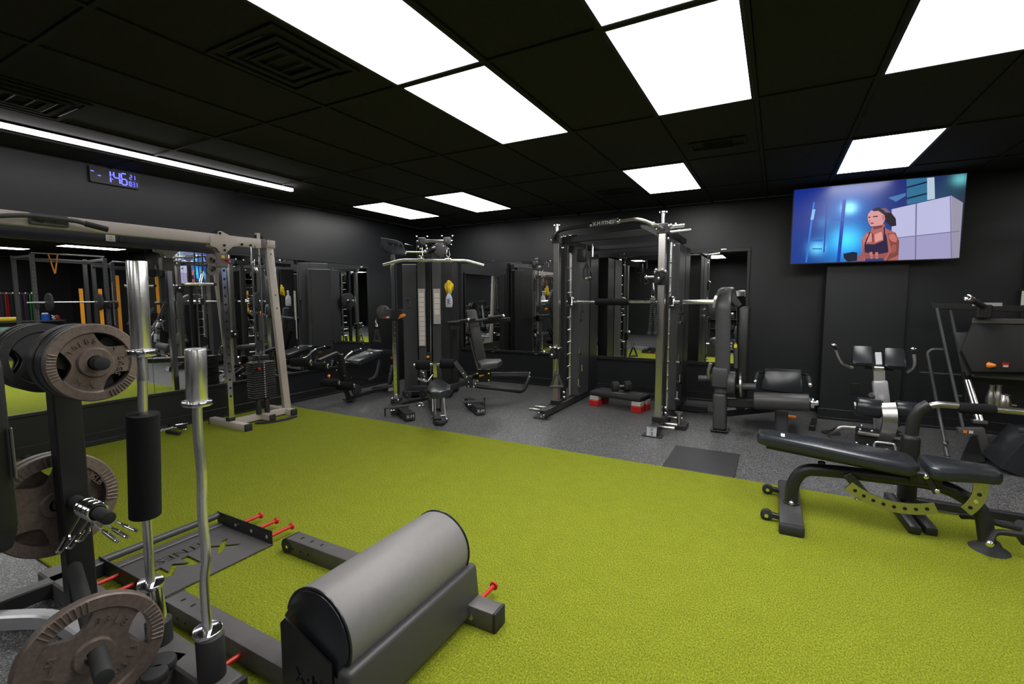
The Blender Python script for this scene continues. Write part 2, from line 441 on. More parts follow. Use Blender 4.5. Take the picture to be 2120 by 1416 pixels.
# ------------------------------------------------------------ turf and mats
single('artificial_turf', G().box((-5.565, .90, 0), (6.6, 3.90, .012), .004), 'turf', 'olive green artificial turf strip across the rubber floor', 'turf', kind='stuff')
single('floor_mat', G().box((-.765, 3.91, 0), (-.225, 4.54, .012), .004), 'mattop', 'thin square black rubber mat on the grey floor beside the turf', 'mat', origin=(-.5, 4.2, 0))

# ------------------------------------------------------------ mirrors
def wall_mirror(name, label, seams, z0, z1, plane, axis, fr=.03, n=1):
    """axis 'Y': mirror lies in X = plane and runs along Y; 'X': lies in Y = plane"""
    a, b = seams[0], seams[-1]; mid = (a + b) / 2
    loc = (plane, mid, z0) if axis == 'Y' else (mid, plane, z0)
    t = Thing(name, label, 'mirror', loc)
    def bx(u0, u1, w0, w1, d0, d1, bev=.002):
        if axis == 'Y': return ((plane + d0 * n, u0, w0), (plane + d1 * n, u1, w1), bev)
        return ((u0, plane + d0 * n, w0), (u1, plane + d1 * n, w1), bev)
    for s0, s1 in zip(seams[:-1], seams[1:]):
        t.part('mirror_panel', G().box(*bx(s0 + .0015, s1 - .0015, z0, z1, .006, .012, .0008)), 'mirror')
    t.part('backing', G().box(*bx(a, b, z0 - .002, z1, .001, .006, 0)), 'dark')
    g = G()
    for q in ((a - fr, b + fr, z0 - fr * 1.3, z0), (a - fr, b + fr, z1, z1 + fr * 1.3), (a - fr, a, z0, z1), (b, b + fr, z0, z1)):
        g.box(*bx(*q, .001, .026, .003))
    t.part('frame', g, 'blk')
    return t, bx
wall_mirror('wall_mirror', 'long mirror in panels along the left wall behind the cable crossover', [-2.4, -1.18, .04, 1.26, 2.475, 3.40, 4.42, 5.46], .405, 1.885, XL, 'Y', .022)
t, bx = wall_mirror('wall_mirror', 'black framed wall mirror behind the lat pulldown and press seat', [-4.72, -2.90], .535, 1.965, YB, 'X', .028, -1)
for u in (-4.1, -3.3): t.part('clip', G().box(*bx(u - .03, u + .03, 1.985, 2.005, .02, .034)), 'chrome')
for u in (-4.1, -3.3): t.part('clip', G().box(*bx(u - .03, u + .03, .490, .505, .02, .034)), 'satin')
t, bx = wall_mirror('wall_mirror', 'black framed wall mirror behind the smith machine', [-2.31, -.345], .53, 1.965, YB, 'X', .036, -1)
for u in (-1.95, -.62): t.part('clip', G().box(*bx(u - .035, u + .035, 1.99, 2.012, .02, .036)), 'chrome')
wall_mirror('wall_mirror', 'black framed wall mirror at the right edge beyond the leg press', [2.13, 3.6], .53, 1.93, 6.5, 'X', .036, -1)

# ------------------------------------------------------------ wall fittings
SEG = {'0': 'abcdef', '1': 'bc', '2': 'abged', '3': 'abgcd', '4': 'fgbc', '6': 'afgedc'}
def digit(g, ch, y0, z0, w, h, x, t):
    # face is +X; text runs along +Y (right as seen from the room)
    P = {'a': (y0, z0 + h, y0 + w, z0 + h), 'g': (y0, z0 + h / 2, y0 + w, z0 + h / 2), 'd': (y0, z0, y0 + w, z0),
         'f': (y0, z0 + h / 2, y0, z0 + h), 'b': (y0 + w, z0 + h / 2, y0 + w, z0 + h), 'e': (y0, z0, y0, z0 + h / 2), 'c': (y0 + w, z0, y0 + w, z0 + h / 2)}
    for s_ in SEG[ch]:
        a, b, c, d = P[s_]
        if a == c: g.box((x, a - t / 2, b + t * .35), (x + .001, a + t / 2, d - t * .35), 0)
        else: g.box((x, a + t * .35, b - t / 2), (x + .001, c - t * .35, b + t / 2), 0)
t = Thing('wall_clock', 'blue digital wall clock reading 1:46 under the ceiling', 'clock', (XL, 2.265, 2.455))
y0, y1, z0, z1 = 2.07, 2.46, 2.455, 2.60; W_, H_ = y1 - y0, z1 - z0; xf = XL + .032
t.part('case', G().box((XL, y0, z0), (xf, y1, z1), .004), 'blk')
g = G()
for q in ((y0, z0, y1, z0 + .006), (y0, z1 - .004, y1, z1), (y0, z0, y0 + .008, z1), (y1 - .004, z0, y1, z1)): g.box((xf - .001, q[0], q[1]), (xf + .002, q[2], q[3]), .0005)
t.part('bezel', g, 'char')
fy = lambda f: y0 + f * W_; fz = lambda f: z1 - f * H_
def lit(*a):
    g = G(); digit(g, *a); t.part('digit', g, 'seg', kind='stuff')
lit('1', fy(.355), fz(.86), fy(.40) - fy(.355), H_ * .72, xf, .011)
lit('4', fy(.47), fz(.86), W_ * .115, H_ * .72, xf, .011)
lit('6', fy(.625), fz(.86), W_ * .105, H_ * .72, xf, .011)
for a, b in ((.66, .60), (.38, .32)): t.part('digit', G().box((xf, fy(.428), fz(a)), (xf + .001, fy(.45), fz(b)), 0), 'seg')
lit('2', fy(.80), fz(.43), W_ * .045, H_ * .28, xf, .005); lit('1', fy(.865), fz(.43), W_ * .045, H_ * .28, xf, .005)
for k, ch in enumerate('1031'):
    lit(ch, fy(.745 + .052 * k + (.012 if k > 1 else 0)), fz(.88), W_ * .034, H_ * .3, xf, .0045)
for a, b in ((.02, .30), (.15, .52)): t.part('digit', G().box((xf, fy(a), fz(b + .05)), (xf + .001, fy(a + .06), fz(b)), 0), 'seg')

def outlet(label, c, m, n, toggle=False):
    t = Thing('wall_outlet', label, 'outlet', c)
    n = V(n); u = V((abs(n.y), abs(n.x), 0))
    R = frame(c, u, (0, 0, 1))
    t.part('cover_plate', G().obox(V(c) + n * .004, (.075 if abs(n.y) else .008, .008 if abs(n.y) else .075, .115 if not toggle else .062), None, .002), m)
    for s_ in (-1, 1):
        for d in (-1, 1): t.part('slot', G().obox(V(c) + n * .009 + V((0, 0, s_ * (.024 if not toggle else .012))) + u * d * .007, (.003, .003, .010), None, 0), 'dark')
outlet('ivory power outlet on the left wall above the mirror', (XL, 2.20, 1.955), 'outlet', (1, 0, 0), True)
outlet('black power outlet beside the ivory one on the left wall', (XL, 2.31, 1.955), 'skirt', (1, 0, 0), True)
outlet('black power outlet low on the pillar behind the hyperextension bench', (.80, 6.42, .37), 'skirt', (0, -1, 0))

# ------------------------------------------------------------ television
t = Thing('television', 'wall mounted television showing an athlete in a blue gym', 'television', (.835, 6.30, 2.10), rz=-.013, local=True)
TW, TH = 1.425, .802; TM = Matrix.Translation((0, -.05, .06)) @ Matrix.Rotation(.043, 4, 'X')
def tvg(g): g.bm.transform(TM); return g
t.part('case', tvg(G().box((-TW / 2 - .012, .0, -TH / 2 - .014), (TW / 2 + .012, .05, TH / 2 + .012), .006)), 'blk')
t.part('wall_bracket', G().box((-.2, -.01, -.2), (.2, .115, .2), .004), 'blk')
cm = bpy.data.materials.new('television_picture'); cm.use_nodes = True
nt = cm.node_tree; pb = nt.nodes['Principled BSDF']; at = nt.nodes.new('ShaderNodeAttribute'); at.attribute_name = 'Col'
nt.links.new(at.outputs['Color'], pb.inputs['Emission Color']); pb.inputs['Emission Strength'].default_value = 1.0
pb.inputs['Base Color'].default_value = (.01, .01, .01, 1); pb.inputs['Roughness'].default_value = .2
bm = bmesh.new(); cl = bm.loops.layers.float_color.new('Col')
def uv(u, v, l=0): return (-TW / 2 + u * TW, -.001 - l * .0004, TH / 2 - v * TH)
NX, NY = 48, 27
def bg(u, v):
    c = [.004 + .01 * u, .022 + .015 * v, .26 - .19 * max(0, u - .45) * 2]
    for (a, b, s_, k, w) in ((.36, .30, .028, 1.8, (.3, .9, 1.0)), (.36, .30, .09, .45, (.0, .35, .9)), (.35, .70, .065, 1.0, (.08, .75, 1.0)), (.17, .80, .035, 1.0, (.2, .8, 1.0)),
                          (.36, .82, .12, .65, (.0, .35, .85)), (.20, .46, .03, .25, (.1, .5, .8)), (.97, .06, .03, .8, (.2, .8, .8)), (.88, .22, .08, .08, (.1, .5, .45))):
        e = k * math.exp(-((u - a) ** 2 + ((v - b) * .6) ** 2) / (2 * s_ * s_))
        for q in range(3): c[q] += w[q] * e * .8
    return [min(1, x) for x in c] + [1]
for i in range(NX):
    for j in range(NY):
        cs = [(i, j), (i + 1, j), (i + 1, j + 1), (i, j + 1)]
        f = bm.faces.new([bm.verts.new(uv(a / NX, b / NY)) for a, b in cs])
        for lp, (a, b) in zip(f.loops, cs): lp[cl] = bg(a / NX, b / NY)
def poly(pts, col, l):
    f = bm.faces.new([bm.verts.new(uv(p[0], p[1], l)) for p in pts])
    if f.normal.y > 0: f.normal_flip()
    c = srgb(*col)
    for lp in f.loops: lp[cl] = c
def strip(a, b, w, col, l):
    poly([(a[0] - w, a[1]), (a[0] + w, a[1]), (b[0] + w, b[1]), (b[0] - w, b[1])], col, l)
strip((0.326, 0.185), (0.312, 1.000), .011, (10, 60, 170), 1); strip((0.134, 0.185), (0.104, 0.987), .006, (40, 120, 220), 1)
strip((0.136, 0.279), (0.127, 0.418), .010, (130, 190, 240), 2); strip((0.218, 0.202), (0.216, 0.862), .004, (10, 60, 160), 1)
poly([(0.132, 0.680), (0.206, 0.689), (0.201, 0.715), (0.133, 0.707)], (20, 100, 200), 2); poly([(0.140, 0.802), (0.203, 0.808), (0.204, 0.821), (0.141, 0.815)], (20, 90, 180), 2)
poly([(0.335, 0.413), (0.486, 0.556), (0.486, 0.569), (0.335, 0.427)], (20, 110, 200), 2)
poly([(0.245, 0.418), (0.325, 0.443), (0.325, 0.456), (0.246, 0.431)], (20, 90, 190), 2)
poly([(0.681, 0.003), (0.793, 0.009), (0.804, 0.286), (0.695, 0.315)], (48, 110, 145), 1)
poly([(0.685, 0.095), (0.795, 0.051), (0.796, 0.069), (0.686, 0.113)], (10, 30, 60), 2); poly([(0.691, 0.229), (0.799, 0.189), (0.800, 0.207), (0.692, 0.248)], (10, 30, 60), 2)
poly([(0.793, 0.009), (0.832, 0.011), (0.845, 0.269), (0.804, 0.279)], (180, 200, 215), 2)
poly([(0.585, 0.210), (0.683, 0.167), (0.684, 0.204), (0.632, 0.268)], (70, 120, 175), 2)
poly([(0.610, 0.356), (0.930, 0.248), (0.964, 1.000), (0.658, 1.000), (0.625, 0.772)], (186, 186, 222), 3)
poly([(0.930, 0.248), (0.993, 0.340), (1.000, 0.994), (0.964, 1.000)], (150, 145, 165), 3)
poly([(0.646, 0.725), (0.944, 0.684), (0.964, 1.000), (0.658, 1.000)], (160, 155, 195), 4)
poly([(0.742, 0.311), (0.750, 0.312), (0.770, 1.000), (0.763, 1.000)], (110, 110, 150), 5)
poly([(0.656, 0.714), (0.988, 0.671), (0.989, 0.683), (0.657, 0.726)], (120, 115, 155), 5)
poly([(0.922, 0.252), (0.928, 0.253), (0.964, 1.000), (0.957, 1.000)], (120, 120, 155), 5)
# the athlete: hair, head, neck, shoulders, top, arms, dumbbell
poly([(0.492, 0.343), (0.528, 0.321), (0.573, 0.338), (0.609, 0.399), (0.638, 0.478), (0.644, 0.565), (0.616, 0.573), (0.586, 0.520), (0.555, 0.441), (0.502, 0.370)], (28, 20, 32), 6)
poly([(0.545, 0.333), (0.576, 0.338), (0.609, 0.399), (0.581, 0.395)], (120, 95, 110), 7)
poly([(0.503, 0.558), (0.572, 0.530), (0.586, 0.594), (0.642, 0.651), (0.667, 0.764), (0.670, 1.000), (0.468, 1.000), (0.455, 0.882), (0.446, 0.716), (0.472, 0.630), (0.499, 0.608)], (172, 96, 92), 6)
poly([(0.475, 0.390), (0.493, 0.349), (0.535, 0.363), (0.568, 0.418), (0.578, 0.469), (0.564, 0.542), (0.520, 0.561), (0.494, 0.551), (0.478, 0.492), (0.473, 0.434)], (214, 150, 150), 8)
poly([(0.476, 0.429), (0.490, 0.431), (0.490, 0.446), (0.476, 0.441)], (50, 25, 40), 9); poly([(0.504, 0.427), (0.532, 0.425), (0.532, 0.441), (0.504, 0.440)], (50, 25, 40), 9)
poly([(0.480, 0.473), (0.492, 0.481), (0.485, 0.493)], (150, 90, 90), 9); poly([(0.490, 0.509), (0.512, 0.507), (0.510, 0.524), (0.493, 0.522)], (140, 40, 60), 9)
poly([(0.554, 0.428), (0.571, 0.418), (0.577, 0.469), (0.562, 0.492)], (190, 120, 120), 9)
poly([(0.503, 0.558), (0.565, 0.548), (0.560, 0.579), (0.516, 0.598)], (110, 60, 66), 9)
poly([(0.465, 0.775), (0.523, 0.787), (0.578, 0.743), (0.585, 0.644), (0.598, 0.745), (0.610, 0.895), (0.539, 0.921), (0.469, 0.884)], (36, 24, 62), 8)
strip((0.494, 0.620), (0.468, 0.782), .004, (36, 24, 62), 8); strip((0.576, 0.568), (0.580, 0.755), .004, (36, 24, 62), 8)
poly([(0.464, 0.890), (0.607, 0.895), (0.607, 1.000), (0.479, 1.000)], (150, 82, 78), 7)
for q_ in (([(0.498, 0.886), (0.515, 0.881), (0.520, 0.938), (0.502, 0.931)]), ([(0.532, 0.889), (0.550, 0.890), (0.552, 0.940), (0.536, 0.939)]), ([(0.506, 0.943), (0.520, 0.944), (0.521, 0.976), (0.508, 0.973)]), ([(0.536, 0.946), (0.552, 0.947), (0.552, 0.978), (0.537, 0.977)])):
    poly(q_, (196, 118, 110), 9)
poly([(0.503, 0.634), (0.517, 0.661), (0.518, 0.762), (0.510, 0.761)], (128, 60, 62), 8)
poly([(0.473, 0.656), (0.503, 0.640), (0.513, 0.749), (0.476, 0.757)], (214, 140, 132), 7)
poly([(0.521, 0.661), (0.562, 0.629), (0.572, 0.730), (0.528, 0.763)], (222, 150, 142), 7)
poly([(0.449, 0.704), (0.473, 0.656), (0.468, 0.757), (0.461, 0.807)], (190, 110, 112), 8)
poly([(0.597, 0.658), (0.643, 0.657), (0.667, 0.764), (0.669, 0.936), (0.607, 1.000), (0.583, 1.000), (0.630, 0.884), (0.613, 0.771)], (130, 66, 60), 8)
poly([(0.605, 0.671), (0.636, 0.665), (0.654, 0.726), (0.652, 0.775), (0.624, 0.760), (0.608, 0.721)], (196, 112, 102), 9)
poly([(0.626, 0.809), (0.652, 0.799), (0.655, 0.886), (0.625, 0.921)], (158, 84, 76), 9)
poly([(0.600, 0.938), (0.617, 0.914), (0.600, 1.000), (0.586, 1.000)], (176, 96, 88), 9)
poly([(0.498, 0.354), (0.529, 0.339), (0.566, 0.361), (0.583, 0.432), (0.568, 0.418), (0.535, 0.365), (0.507, 0.366)], (44, 32, 44), 9)
poly([(0.461, 0.807), (0.472, 0.884), (0.467, 0.992), (0.427, 0.995), (0.426, 0.957), (0.455, 0.882)], (160, 84, 84), 8)
poly([(0.340, 0.892), (0.400, 0.871), (0.426, 0.886), (0.427, 0.989), (0.370, 1.000), (0.345, 0.951)], (16, 20, 44), 8)
poly([(0.478, 0.967), (0.581, 0.968), (0.589, 1.000), (0.474, 1.000)], (40, 60, 120), 9)
bm.transform(TM)
me = bpy.data.meshes.new('screen'); bm.to_mesh(me); bm.free(); me.materials.append(cm)
o = bpy.data.objects.new('screen', me); COL.objects.link(o); o.parent = t.e; o['label'] = 'lit screen with a woman in a dark sports top holding a dumbbell'
# ------------------------------------------------------------ plate tree with its plates and bars (foreground left)
def grip_plate(R, t, big):
    """disc in the local xy plane, face towards +z"""
    h = t / 2
    prof = [(.0265, -h), (.0265, h + .003), (.050, h + .003), (.055, h - .008), (R * .74, h - .008), (R * .78, h), (R * .975, h), (R, h - .005),
            (R, -h + .005), (R * .975, -h), (R * .78, -h), (R * .74, -h + .008), (.055, -h + .008), (.050, -h)]
    g = G().lathe(prof, Matrix(), 56)
    cut = G()
    for a0 in (60, 182, 308) if not big else (112, 8, 235):
        pts = []
        hw = 29 if not big else 26
        for k in range(13):
            a = math.radians(a0 - hw + 2 * hw * k / 12); pts.append((R * .775 * math.cos(a), R * .775 * math.sin(a), 0))
        for k in range(1, 10):
            s_ = k / 10; a = math.radians(a0 + hw - 2 * hw * s_); rr = R * (.775 - .30 * math.sin(PI * s_) ** .6)
            pts.append((rr * math.cos(a), rr * math.sin(a), 0))
        cut.prism(pts, t * 2, (0, 0, 1))
    g = boolean(g, cut)
    return g
def ribs(R, t, angs, n=9, sw=20):
    g = G()
    for a0 in angs:
        for k in range(n):
            a = math.radians(a0 - sw + 2 * sw * k / (n - 1))
            c = V((R * .885 * math.cos(a), R * .885 * math.sin(a), t / 2 + .001))
            g.obox(c, (R * .19, R * .028, .007), Matrix.Rotation(a, 4, 'Z'), .002)
    return g
def plate_text(R, t, items, size):
    g = G()
    for txt, ang, rr, rot in items:
        n = len(txt); st = size * .78 / (R * rr)
        for k, ch in enumerate(txt):
            a = math.radians(ang) - (k - (n - 1) / 2) * st
            m = Matrix.Translation((R * rr * math.cos(a), R * rr * math.sin(a), t / 2 - .006)) @ Matrix.Rotation(a - PI / 2 + rot, 4, 'Z')
            g.text(ch, size, .0025, m)
    return g
AX = Matrix(((0, 0, 1, 0), (1, 0, 0, 0), (0, 1, 0, 0), (0, 0, 0, 1)))    # local z -> +X, local x -> +Y, local y -> up
small = emit('plate', grip_plate(.140, .030, False), 'iron'); small_d = small.data
big1 = emit('plate', grip_plate(.188, .036, True), 'iron'); big1_d = big1.data
big2 = emit('plate', grip_plate(.210, .040, True), 'iron'); big2_d = big2.data
for o in (small, big1, big2): bpy.data.objects.remove(o)
rib_s = emit('r', ribs(.14, .03, (182, 308)), 'iron'); rib_b = emit('r', ribs(.188, .036, (112, 8)), 'iron'); rib_b2 = emit('r', ribs(.21, .04, (112, 8)), 'iron')
txt_s = emit('t', plate_text(.14, .03, [('10LBS', 118, .56, 0), ('4.5KGS', 0, .56, 0), ('X-M', 246, .6, PI)], .026), 'iron')
txt_b = emit('t', plate_text(.188, .036, [('35LB', 60, .56, 0), ('X-M', 172, .56, 0), ('FITNESS', 300, .56, 0)], .032), 'iron')
def weight_plate(label, me, c, rx, extra=(), group=None, dark=False, ry=0, mt=None):
    e = bpy.data.objects.new('weight_plate', None); COL.objects.link(e); e.location = c; e.empty_display_size = .1
    props(e, label, 'weight plate', group)
    L = AX.copy() if mt is None else mt
    L = Matrix.Rotation(ry, 4, 'Z') @ L @ Matrix.Rotation(rx, 4, 'Z')
    for nm, d in (('disc', me),) + tuple(extra):
        o = bpy.data.objects.new(nm, d); COL.objects.link(o); o.parent = e; o.matrix_local = L
        if nm == 'grip_ribs' or nm == 'lettering': o['kind'] = 'stuff'
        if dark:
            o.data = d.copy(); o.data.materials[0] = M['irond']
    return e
GP = 'cast iron grip plates on the plate tree'
weight_plate('bronze ten pound grip plate at the front of the upper stack', small_d, (-2.15, .770, 1.145), 0, (('grip_ribs', rib_s.data), ('lettering', txt_s.data)), GP)
nm_ = ['second', 'third', 'fourth', 'fifth']
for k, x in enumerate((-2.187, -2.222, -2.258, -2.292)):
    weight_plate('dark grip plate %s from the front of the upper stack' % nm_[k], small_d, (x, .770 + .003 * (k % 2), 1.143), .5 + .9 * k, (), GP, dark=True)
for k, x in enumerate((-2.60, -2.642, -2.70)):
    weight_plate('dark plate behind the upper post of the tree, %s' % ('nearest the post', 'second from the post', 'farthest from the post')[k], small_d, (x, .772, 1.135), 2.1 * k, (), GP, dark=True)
weight_plate('bronze thirty five pound plate behind the post at knee height', big2_d, (-2.575, .757, .530), 0, (('grip_ribs', rib_b2.data), ), GP)
weight_plate('bronze plate resting against the one behind the post, farther left', big2_d, (-2.62, .757, .530), 1.2, (), GP)
weight_plate('large bronze thirty five pound plate at the bottom left corner', big1_d, (-1.85, .600, .253), 0, (('grip_ribs', rib_b.data), ('lettering', txt_b.data)), GP, ry=-.12)
lt = G().text('35LB', .034, .002, frame((-2.553, .885, .60), (0, .6, -.8), (0, .8, .6)))
for o in (rib_s, rib_b, rib_b2, txt_s, txt_b): bpy.data.objects.remove(o)

t = Thing('plate_tree', 'black steel plate and bar tree at the left foreground', 'weight rack', (-2.5, .80, 0))
t.part('upright', G().box((-2.54, .745, .06), (-2.47, .835, 1.185), .006), 'jet')
t.part('foot', G().box((-3.02, .80, .0), (-1.555, .90, .085), .008), 'steel')
t.part('end_cap', G().box((-1.556, .798, .0), (-1.535, .902, .087), .006), 'rub')
t.part('foot', G().beam((-1.86, .85, .05), (-1.72, .42, .05), .07, .07, bev=.006), 'steel')
t.part('foot', G().beam((-2.88, .50, .05), (-2.88, 1.0, .05), .07, .07, bev=.006), 'blk')
for k, (a, b, r) in enumerate((((-2.47, .790, 1.145), (-2.085, .770, 1.145), .0245), ((-2.54, .785, 1.145), (-2.78, .785, 1.145), .0245),
                             ((-2.47, .785, .555), (-2.20, .795, .537), .0245), ((-2.54, .765, .53), (-2.72, .765, .53), .0245), ((-2.47, .765, .28), (-1.70, .572, .253), .0255))):
    t.part('peg', G().cyl(a, b, r, 20, bev=.003), 'rub')
t.part('holder_tube', G().cyl((-1.64, .84, .085), (-1.64, .84, .235), .043, 24, bev=.002), 'rub', label='black tube holding the curl bar nearer the roller')
t.part('holder_tube', G().cyl((-1.985, .84, .085), (-1.985, .84, .17), .043, 24), 'rub')
t.part('bumper', G().cyl((-1.83, .775, .085), (-1.83, .775, .12), .045, 20, bev=.01), 'rub')
t.part('bumper', G().cyl((-1.79, .735, .085), (-1.79, .735, .12), .040, 20, bev=.01), 'rub')
o_ = emit('lettering', lt, 'iron'); 
for e in COL.objects:
    if e.get('label', '').startswith('bronze thirty five pound plate behind'): o_.parent = e; o_.matrix_parent_inverse = Matrix.Translation(e.location).inverted()

# curl bar with the foam pad
t = Thing('curl_bar', 'chrome curl bar with black foam pad standing left in the tree', 'barbell', (-1.985, .84, .12))
t.part('sleeve', G().cyl((-1.955, .84, 1.505), (-1.965, .84, 1.195), .0305, 32, bev=.003), 'bright')
t.part('collar', G().cyl((-1.966, .84, 1.195), (-1.967, .84, 1.172), .047, 32, bev=.003), 'chrome')
t.part('shaft', G().tube([(-1.967, .84, 1.18), (-1.962, .84, 1.07), (-1.970, 0.840, 1.131), (-1.987, 0.840, 0.963), (-2.004, 0.840, 0.772), (-2.016, 0.840, 0.529), (-2.024, 0.840, 0.290)], .0155, 14, fil=.03), 'bright')
t.part('foam_pad', G().tube([(-1.987, 0.840, 0.959), (-2.004, 0.840, 0.772), (-2.025, 0.840, 0.572)], .050, 24), 'foam')
t.part('collar', G().cyl((-2.021, 0.840, 0.312), (-2.024, 0.840, 0.296), .043, 32, bev=.002), 'chrome')
t.part('sleeve', G().cyl((-2.024, 0.840, 0.296), (-1.985, .84, .11), .034, 32), 'chrome')
# curl bar without pad
t = Thing('curl_bar', 'bare chrome curl bar standing upright beside the leg roller', 'barbell', (-1.64, .84, .1))
t.part('sleeve', G().cyl((-1.618, 0.840, 1.214), (-1.628, 0.840, 1.041), .0305, 32, bev=.003), 'bright')
t.part('collar', G().cyl((-1.628, 0.840, 1.044), (-1.629, 0.840, 1.031), .043, 32, bev=.002), 'chrome')
t.part('shaft', G().tube([(-1.629, 0.840, 1.034), (-1.636, 0.840, 0.923), (-1.624, 0.840, 0.795), (-1.638, 0.840, 0.694), (-1.639, 0.840, 0.627), (-1.628, 0.840, 0.521), (-1.656, 0.840, 0.419), (-1.654, 0.840, 0.321), (-1.651, 0.840, 0.246)], .0150, 14, fil=.05), 'bright')
t.part('collar', G().cyl((-1.650, 0.840, 0.253), (-1.652, 0.840, 0.235), .044, 32, bev=.002), 'chrome')
t.part('sleeve', G().cyl((-1.645, .84, .24), (-1.64, .84, .10), .031, 28), 'chrome')

# spring collars on the middle peg
def spring_collar(label, x0, lean):
    t = Thing('spring_collar', label, 'barbell clip', (x0, .79, .545), group='chrome spring clips on the middle peg')
    g = G(); c = V((x0, .79, .545)); pts = []
    for k in range(61):
        a = 2 * PI * k / 20 + PI * 1.5 + lean; pts.append(c + V((.012 * k / 20, .032 * math.cos(a), .032 * math.sin(a))))
    t.part('coil', g.tube(pts, .0062, 8), 'chrome')
    for s_ in (0, 1):
        e = pts[0] if s_ == 0 else pts[-1]; d = V((-.015 if s_ == 0 else .02, -.035 if s_ == 0 else .045, -.060 + .02 * lean))
        w = V((.012, .004, 0))
        t.part('handle', G().tube([e, e + d, e + d * 1.15 + w, e + d * 1.9 + w, e + d * 1.9 - w, e + d * 1.15 - w], (.0042), 8, fil=.008), 'chrome')
spring_collar('chrome spring clip nearest the post on the middle peg', -2.395, -.5)
spring_collar('chrome spring clip in the middle of the three', -2.355, .1)
spring_collar('chrome spring clip nearest the end of the middle peg', -2.315, .7)

# white tube base and the black pad at the very left
single('white_floor_frame', G().tube([(-3.4, .30, .035), (-2.95, .52, .035), (-2.62, .735, .035), (-2.30, .745, .035), (-2.09, .72, .035), (-1.985, .745, .035), (-2.0, .80, .035), (-2.20, .905, .035)], .03, fil=.10,
       prof=[(-.028, -.033), (.028, -.033), (.028, .02), (.02, .028), (-.02, .028), (-.028, .02)], up=(0, 0, 1)), 'silverpaint',
       'white bent tube base lying on the rubber floor at bottom left', 'machine base', origin=(-2.5, .7, 0))
t = Thing('padded_post', 'black padded block on a slim post at the left edge', 'machine pad', (-1.42, .12, 0))
t.part('pad', G().prism([(-1.62, .27, 1.285), (-1.30, .27, 1.285), (-1.27, .27, 1.25), (-1.265, .27, .93), (-1.31, .27, .875), (-1.62, .27, .80)], .10, (0, 1, 0), .012), 'jet')
t.part('trim', G().beam((-1.262, .317, 1.13), (-1.260, .317, 1.03), .004, .012), 'satin')
t.part('post', G().box((-1.56, .05, .02), (-1.50, .11, 1.26), .004), 'blk')
t.part('arm', G().beam((-1.53, .08, 1.0), (-1.50, .23, 1.0), .05, .05), 'blk')
t.part('base', G().box((-1.66, -.04, 0), (-1.40, .18, .02), .004), 'blk')

# ------------------------------------------------------------ roller bench with foot plate and band pegs
t = Thing('roller_bench', 'black hip thrust bench with big grey leather roller on turf', 'exercise bench', (-1.6, 1.3, .012))
ty = .0425
for y, x0, x1, nm in ((1.010, -2.235, -.99, 'near'), (1.605, -2.245, -.955, 'far')):
    t.part('beam', G().box((x0, y - ty, .012), (x1, y + ty, .097), .007, 2), 'steel')
    t.part('end_cap', G().box((x1 - .002, y - ty - .001, .011), (x1 + .012, y + ty + .001, .098), .008, 2), 'rub')
    t.part('end_cap', G().cyl((x0 - .002, y - ty - .003, .054), (x0 - .002, y + ty + .003, .054), .041, 20, bev=.003), 'rub')
    g = G()
    for k in range(3): g.box((x0 + .07 + .075 * k, y - .010, .0965), (x0 + .082 + .075 * k, y + .010, .0975), 0)
    for k in range(3): g.cyl((x0 + .05 + .06 * k, y - ty - .001, .05), (x0 + .05 + .06 * k, y - ty + .001, .05), .006, 8)
    t.part('adjustment_holes', g, 'dark', kind='stuff')
    t.part('bolt', G().bolt((x0 + .012, y - ty - .004, .055), (0, -1, 0), .009, .006), 'chrome')
t.part('bolt', G().bolt((-1.06, 1.605 - ty, .052), (0, -1, 0), .012, .006), 'chrome')
CX, CZ, RR = -1.262, .285, .152
def cs(ang, r=RR): return (CX + r * math.cos(math.radians(ang)), CZ + r * math.sin(math.radians(ang)))
prof = [cs(a) for a in range(-52, 166, 8)] + [(CX - RR - .012, CZ + .02), (CX - RR + .005, CZ - .035), (CX - .02, CZ - .11)]
t.part('roller', G().prism([(x, 1.30, z) for x, z in prof], .655, (0, 1, 0), .012), 'gpad', label='large grey leather half roller')
for yy in (.975, 1.625): t.part('piping', G().tube([(x, yy, z) for x, z in prof[:28]], .004, 6), 'pad')
t.part('roller_end', G().prism([(CX + (x - CX) * .96, .9725, CZ + (z - CZ) * .96) for x, z in prof], .012, (0, 1, 0), .004), 'pad')
t.part('roller_end', G().prism([(CX + (x - CX) * .96, 1.6275, CZ + (z - CZ) * .96) for x, z in prof], .012, (0, 1, 0), .004), 'pad')
t.part('side_pad', G().obox((-1.110, 1.30, .130), (.06, .72, .20), Matrix.Rotation(-.10, 4, 'Y'), .02, 3), 'gpad2', label='dark grey leather side cushion')
pl = G().prism([(-1.42, .955, .0), (-1.42, .955, .285), (-1.395, .955, .31), (-1.175, .955, .225), (-1.165, .955, .0)], .008, (0, 1, 0))
LX = [(0, 0), (.36, .5), (0, 1), (.26, 1), (.5, .66), (.74, 1), (1, 1), (.64, .5), (1, 0), (.74, 0), (.5, .34), (.26, 0)]
LM = [(0, 0), (0, 1), (.22, 1), (.5, .45), (.78, 1), (1, 1), (1, 0), (.78, 0), (.78, .62), (.5, .12), (.22, .62), (.22, 0)]
LD = [(0, .4), (0, .6), (1, .6), (1, .4)]
def glyph(g, L, o, U, W, w, h):
    o, U, W = V(o), V(U), V(W); return g.prism([o + U * (a * w) + W * (b * h) for a, b in L], .04, U.cross(W))
tx = G(); glyph(tx, LX, (-1.352, .955, .105), (1, 0, 0), (0, 0, 1), .052, .052); glyph(tx, LD, (-1.292, .955, .105), (1, 0, 0), (0, 0, 1), .018, .052); glyph(tx, LM, (-1.268, .955, .105), (1, 0, 0), (0, 0, 1), .056, .052)
pl = boolean(pl, tx)
